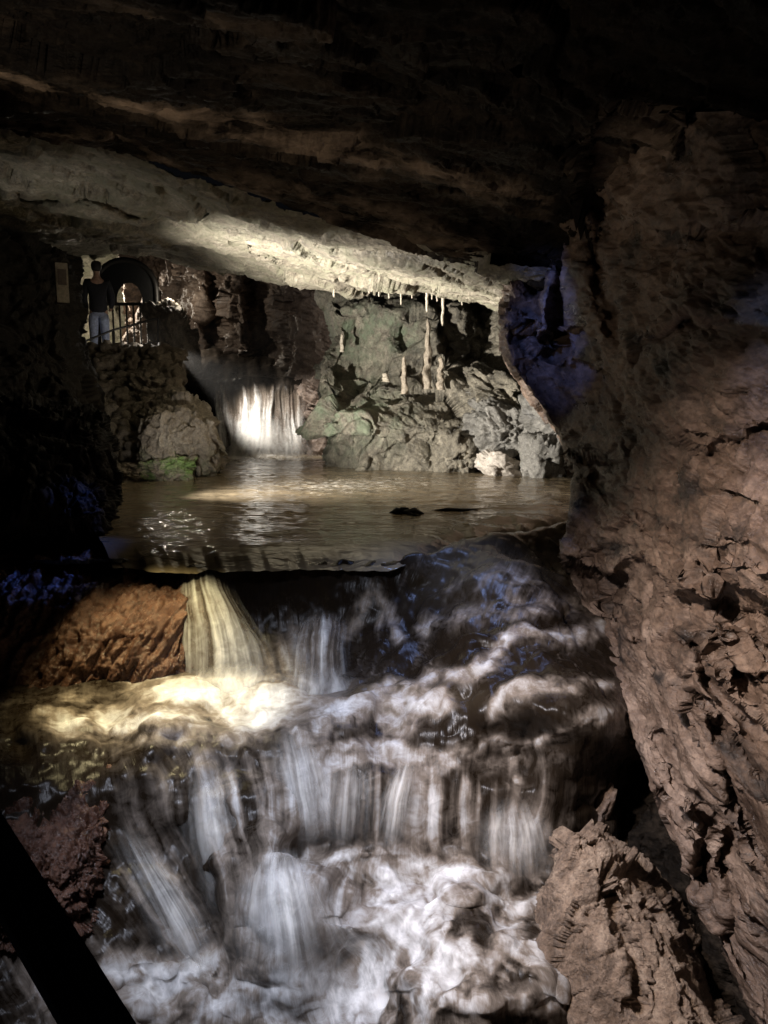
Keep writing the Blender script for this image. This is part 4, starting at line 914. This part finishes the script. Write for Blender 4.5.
skin_body('jacket', [inf([(( 0, 0, .80), (.15, .115)), (( 0, 0, .93), (.16, .12)), ((0, .01, 1.10), (.14, .105)), (ch_, (.165, .11)), ((0, .01, 1.46), (.085, .07))]), inf(armR[:4]), inf(armL[:4])], M['jacket'], per)
skin_body('trousers', [inf([((0, 0, .94), (.14, .105))]+legR[:4]), inf([((0, 0, .94), (.14, .105))]+legL[:4])], M['jeans'], per)
skin_body('hair', [[((0, .035, 1.56), (.07, .06)), ((0, .022, 1.63), (.100, .098)), ((0, .010, 1.70), (.104, .112)), ((0, -.005, 1.755), (.07, .08))]], M['hair'], per)

# railing on the path edge
rl = empty('railing', at(90, 372, 12.7)); tag(rl, 'thin dark metal railing along the visitor path above the stone wall', 'railing')
def loc(p): return np.array(p)-np.array(rl.location)
tops = [loc(at(*a)) for a in ((76, 345, 12.7), (113, 330, 13.0), (158, 318, 14.2))]
bots = [loc(at(*a)) for a in ((78, 378, 12.7), (114, 366, 13.0), (158, 356, 14.2))]
tubes('handrail', [(tops, .018)], M['iron'], rl); tubes('rail', [([b*.6+t_*.4 for b, t_ in zip(bots, tops)], .012)], M['iron'], rl)
for b, t_ in zip(bots, tops): tubes('post', [([b, t_], .018)], M['iron'], rl)
# arched iron gate
gd = 17.0; gb = np.array(at(128, 345, gd)); gt = empty('gate', tuple(gb)); tag(gt, 'arched dark iron gate closing the lit passage behind the person', 'gate')
sc = gd/F; hw, hs = 30*sc, 52*sc
arc = [np.array([-hw, 0, 0])]+[np.array([-hw*math.cos(a), 0, hs+hw*.95*math.sin(a)]) for a in np.linspace(0, math.pi, 18)]+[np.array([hw, 0, 0])]
tubes('frame', [(arc, .06)], M['iron'], gt)
for k in range(9):
    x = -hw+2*hw*(k+.5)/9; tubes('bar', [([np.array([x, 0, 0]), np.array([x, 0, hs*.75])], .02)], M['iron'], gt)
tubes('crossbar', [([np.array([-hw, 0, hs*.75]), np.array([hw, 0, hs*.75])], .035)], M['iron'], gt)
# solid arched panel in the gate's upper half, with an opening
bm = bmesh.new()
outer = [(-hw*math.cos(a), hs+hw*.95*math.sin(a)) for a in np.linspace(0, math.pi, 25)]
inner = [(.12*hw-.42*hw*math.cos(a), hs*.82+.55*hw*math.sin(a)) for a in np.linspace(0, math.pi, 25)]
for yy in (-.02, .02):
    vo_ = [bm.verts.new((x, yy, z)) for x, z in [(-hw, hs*.75)]+outer+[(hw, hs*.75)]]; vi_ = [bm.verts.new((x, yy, z)) for x, z in [(.12*hw-.42*hw, hs*.75)]+inner+[(.12*hw+.42*hw, hs*.75)]]
    for i in range(len(vo_)-1): bm.faces.new((vo_[i], vo_[i+1], vi_[i+1], vi_[i]))
me = bpy.data.meshes.new('panel'); bm.to_mesh(me); bm.free(); link('panel', me, M['black'], gt)

# notice board on the left wall
nb = empty('notice_board', at(62, 283, 8.9), .5); tag(nb, 'small pale notice board hung on the dark left wall near the person', 'sign')
def box(name, c, s, mat, parent=None, bev=.0):
    bm = bmesh.new(); bmesh.ops.create_cube(bm, size=1)
    for v in bm.verts: v.co = Vector((v.co.x*s[0]+c[0], v.co.y*s[1]+c[1], v.co.z*s[2]+c[2]))
    if bev: bmesh.ops.bevel(bm, geom=bm.edges[:], offset=bev, segments=2, affect='EDGES')
    me = bpy.data.meshes.new(name); bm.to_mesh(me); bm.free(); return link(name, me, mat, parent)
box('board', (0, 0, 0), (.15, .03, .46), M['iron'], nb, .006); box('panel', (0, -.02, 0), (.13, .012, .43), M['paper'], nb, .003)
box('picture', (0, -.03, .06), (.09, .008, .17), M['ink'], nb)

# flood lamp that shines into the mist
lp = np.array(at(163, 347, 13.2)); fl = empty('floodlight', tuple(lp)); tag(fl, 'small floodlight at the corner of the path shining into the falls', 'lamp')
fl.rotation_euler = (0, 0, -.9)
box('housing', (0, 0, 0), (.10, .08, .08), M['black'], fl, .01); box('lens', (0, .043, 0), (.08, .008, .06), M['lamp'], fl)
tubes('bracket', [([np.array([0, 0, -.03]), np.array([0, 0, -.16])], .012)], M['iron'], fl)

# mist hanging over the upper stream, lit by the floodlight
bm = bmesh.new(); bmesh.ops.create_cube(bm, size=1)
c_ = np.array(at(240, 372, 14.6))
for v in bm.verts: v.co = Vector((v.co.x*2.6+c_[0], v.co.y*3.4+c_[1], v.co.z*1.7+c_[2]))
me = bpy.data.meshes.new('mist'); bm.to_mesh(me); bm.free()
mm_ = bpy.data.materials.new('mist'); mm_.use_nodes = True; nt = mm_.node_tree; nt.nodes.clear()
mo = nt.nodes.new('ShaderNodeOutputMaterial'); pv = nt.nodes.new('ShaderNodeVolumePrincipled'); pv.inputs['Density'].default_value = .007; pv.inputs['Color'].default_value = (.95, .93, .9, 1)
nt.links.new(pv.outputs[0], mo.inputs['Volume'])
tag(link('mist', me, mm_), kind='stuff')

# handrail in front of the viewer
hr = empty('handrail', tuple(P(60, 955, .9))); tag(hr, 'thick black handrail slanting across the bottom left corner', 'handrail')
def bar(name, p0, p1, w, d, mat, parent):
    p0, p1 = Vector(p0), Vector(p1); L_ = (p1-p0).length
    bm = bmesh.new(); bmesh.ops.create_cube(bm, size=1)
    for v in bm.verts: v.co = Vector((v.co.x*w, v.co.y*d, v.co.z*L_))
    bmesh.ops.bevel(bm, geom=bm.edges[:], offset=.02, segments=5, affect='EDGES')
    q = (p1-p0).to_track_quat('Z', 'Y'); m = Matrix.Translation((p0+p1)/2) @ q.to_matrix().to_4x4(); bm.transform(m)
    me = bpy.data.meshes.new(name); bm.to_mesh(me); bm.free(); return link(name, me, mat, parent)
c0 = P(-300, 368, 1.75)-np.array(hr.location); c1 = P(160, 1128, .62)-np.array(hr.location)
bar('rail', c0, c1, .055, .055, M['black'], hr)

# ------------------------------------------------------------------ light
w = bpy.data.worlds.new('World'); SC.world = w; w.use_nodes = True
bg = w.node_tree.nodes['Background']; bg.inputs[0].default_value = (.75, .8, 1, 1); bg.inputs[1].default_value = .0025
def spot(name, loc, target, watts, col, angle=60, blend=.5, size=.03):
    l = bpy.data.lights.new(name, 'SPOT'); l.energy = watts; l.color = col; l.spot_size = math.radians(angle); l.spot_blend = blend; l.shadow_soft_size = size
    o = bpy.data.objects.new(name, l); COL.objects.link(o); o.location = loc
    o.rotation_euler = (Vector(target)-Vector(loc)).to_track_quat('-Z', 'Y').to_euler(); return o
def point(name, loc, watts, col, size=.05):
    l = bpy.data.lights.new(name, 'POINT'); l.energy = watts; l.color = col; l.shadow_soft_size = size
    o = bpy.data.objects.new(name, l); COL.objects.link(o); o.location = loc; return o
WARM = (1, .90, .74); NEUT = (1, .94, .86); BLUE = (.10, .22, 1)
# pool flood, hidden behind the black boulder on the left bank
spot('pool_lamp', at(112, 468, 7.9), at(465, 290, 10.3), 3700, NEUT, 102, 1., .05)
spot('shelf_lamp', at(438, 387, 12.1), at(449, 350, 12.9), 40, NEUT, 80, .9, .02)
spot('bank_fill', at(172, 474, 8.7), at(188, 428, 10.6), 55, NEUT, 60, 1., .05)  # added fill that brightens the boulder beside the stone wall
# lamp in the tunnel beside the falls
spot('fall_lamp', tuple(lp+np.array([.10, .10, .0])), at(276, 422, 14.6), 900, NEUT, 56, .9)
point('flood_spill', tuple(lp+np.array([-.18, -.16, .12])), 5, NEUT)
# passage behind the gate
point('passage_lamp', at(95, 300, 19), 260, WARM); point('bend_lamp', at(172, 290, 16.6), 26, WARM)
# yellowish spot on the fan fall
spot('cascade_lamp', tuple(P(120, 350, 4.4)), at(160, 705, 4.55), 380, (1, .84, .45), 54, .9)
# lamps above the viewer's walkway: a warm one for the wall, an added cool fill for the rapids
spot('walkway_lamp', (-.9, 1.7, 2.1), (1.4, 3.35, -.75), 660, (1, .84, .74), 60, .9, .06)
spot('rapids_fill', (-1.1, 2.0, 2.0), (.0, 3.65, -1.2), 720, (.78, .83, 1), 68, 1., .22)  # added fill that whitens the foam
spot('ledge_fill', (-2.6, 3.4, .9), (-.7, 4.4, 2.5), 70, (1, .82, .62), 90, .9, .05)  # added warm uplight that picks out the near ceiling ledges
spot('ceiling_fill', at(-70, 392, 6.9), at(150, 212, 7.8), 62, NEUT, 84, 1., .05)  # added fill that lifts the left part of the far ceiling
# blue accent lamps above the lip of the pool, plus one added fill
spot('blue_lamp_or_fill', at(425, 262, 5.1), at(545, 310, 6.0), 64, (.18, .30, 1), 46, .9)
spot('blue_lamp_or_fill', (.1, 3.3, 2.2), at(745, 390, 2.8), 40, (.42, .55, 1), 34, 1.)  # added blue fill on the upper right wall
spot('blue_lamp_or_fill', at(480, 262, 5.6), at(450, 650, 4.8), 190, (.34, .48, 1), 44, 1., .35)
spot('blue_lamp_or_fill', at(260, 310, 7.2), at(40, 575, 5.3), 110, BLUE, 18, .8)

SC.view_settings.view_transform = 'Standard'; SC.view_settings.look = 'None'; SC.view_settings.exposure = 0; SC.view_settings.gamma = 1
SC.cycles.use_denoising = True
SC.cycles.max_bounces = 5; SC.cycles.diffuse_bounces = 3; SC.cycles.glossy_bounces = 3
SC.cycles.sample_clamp_indirect = 4
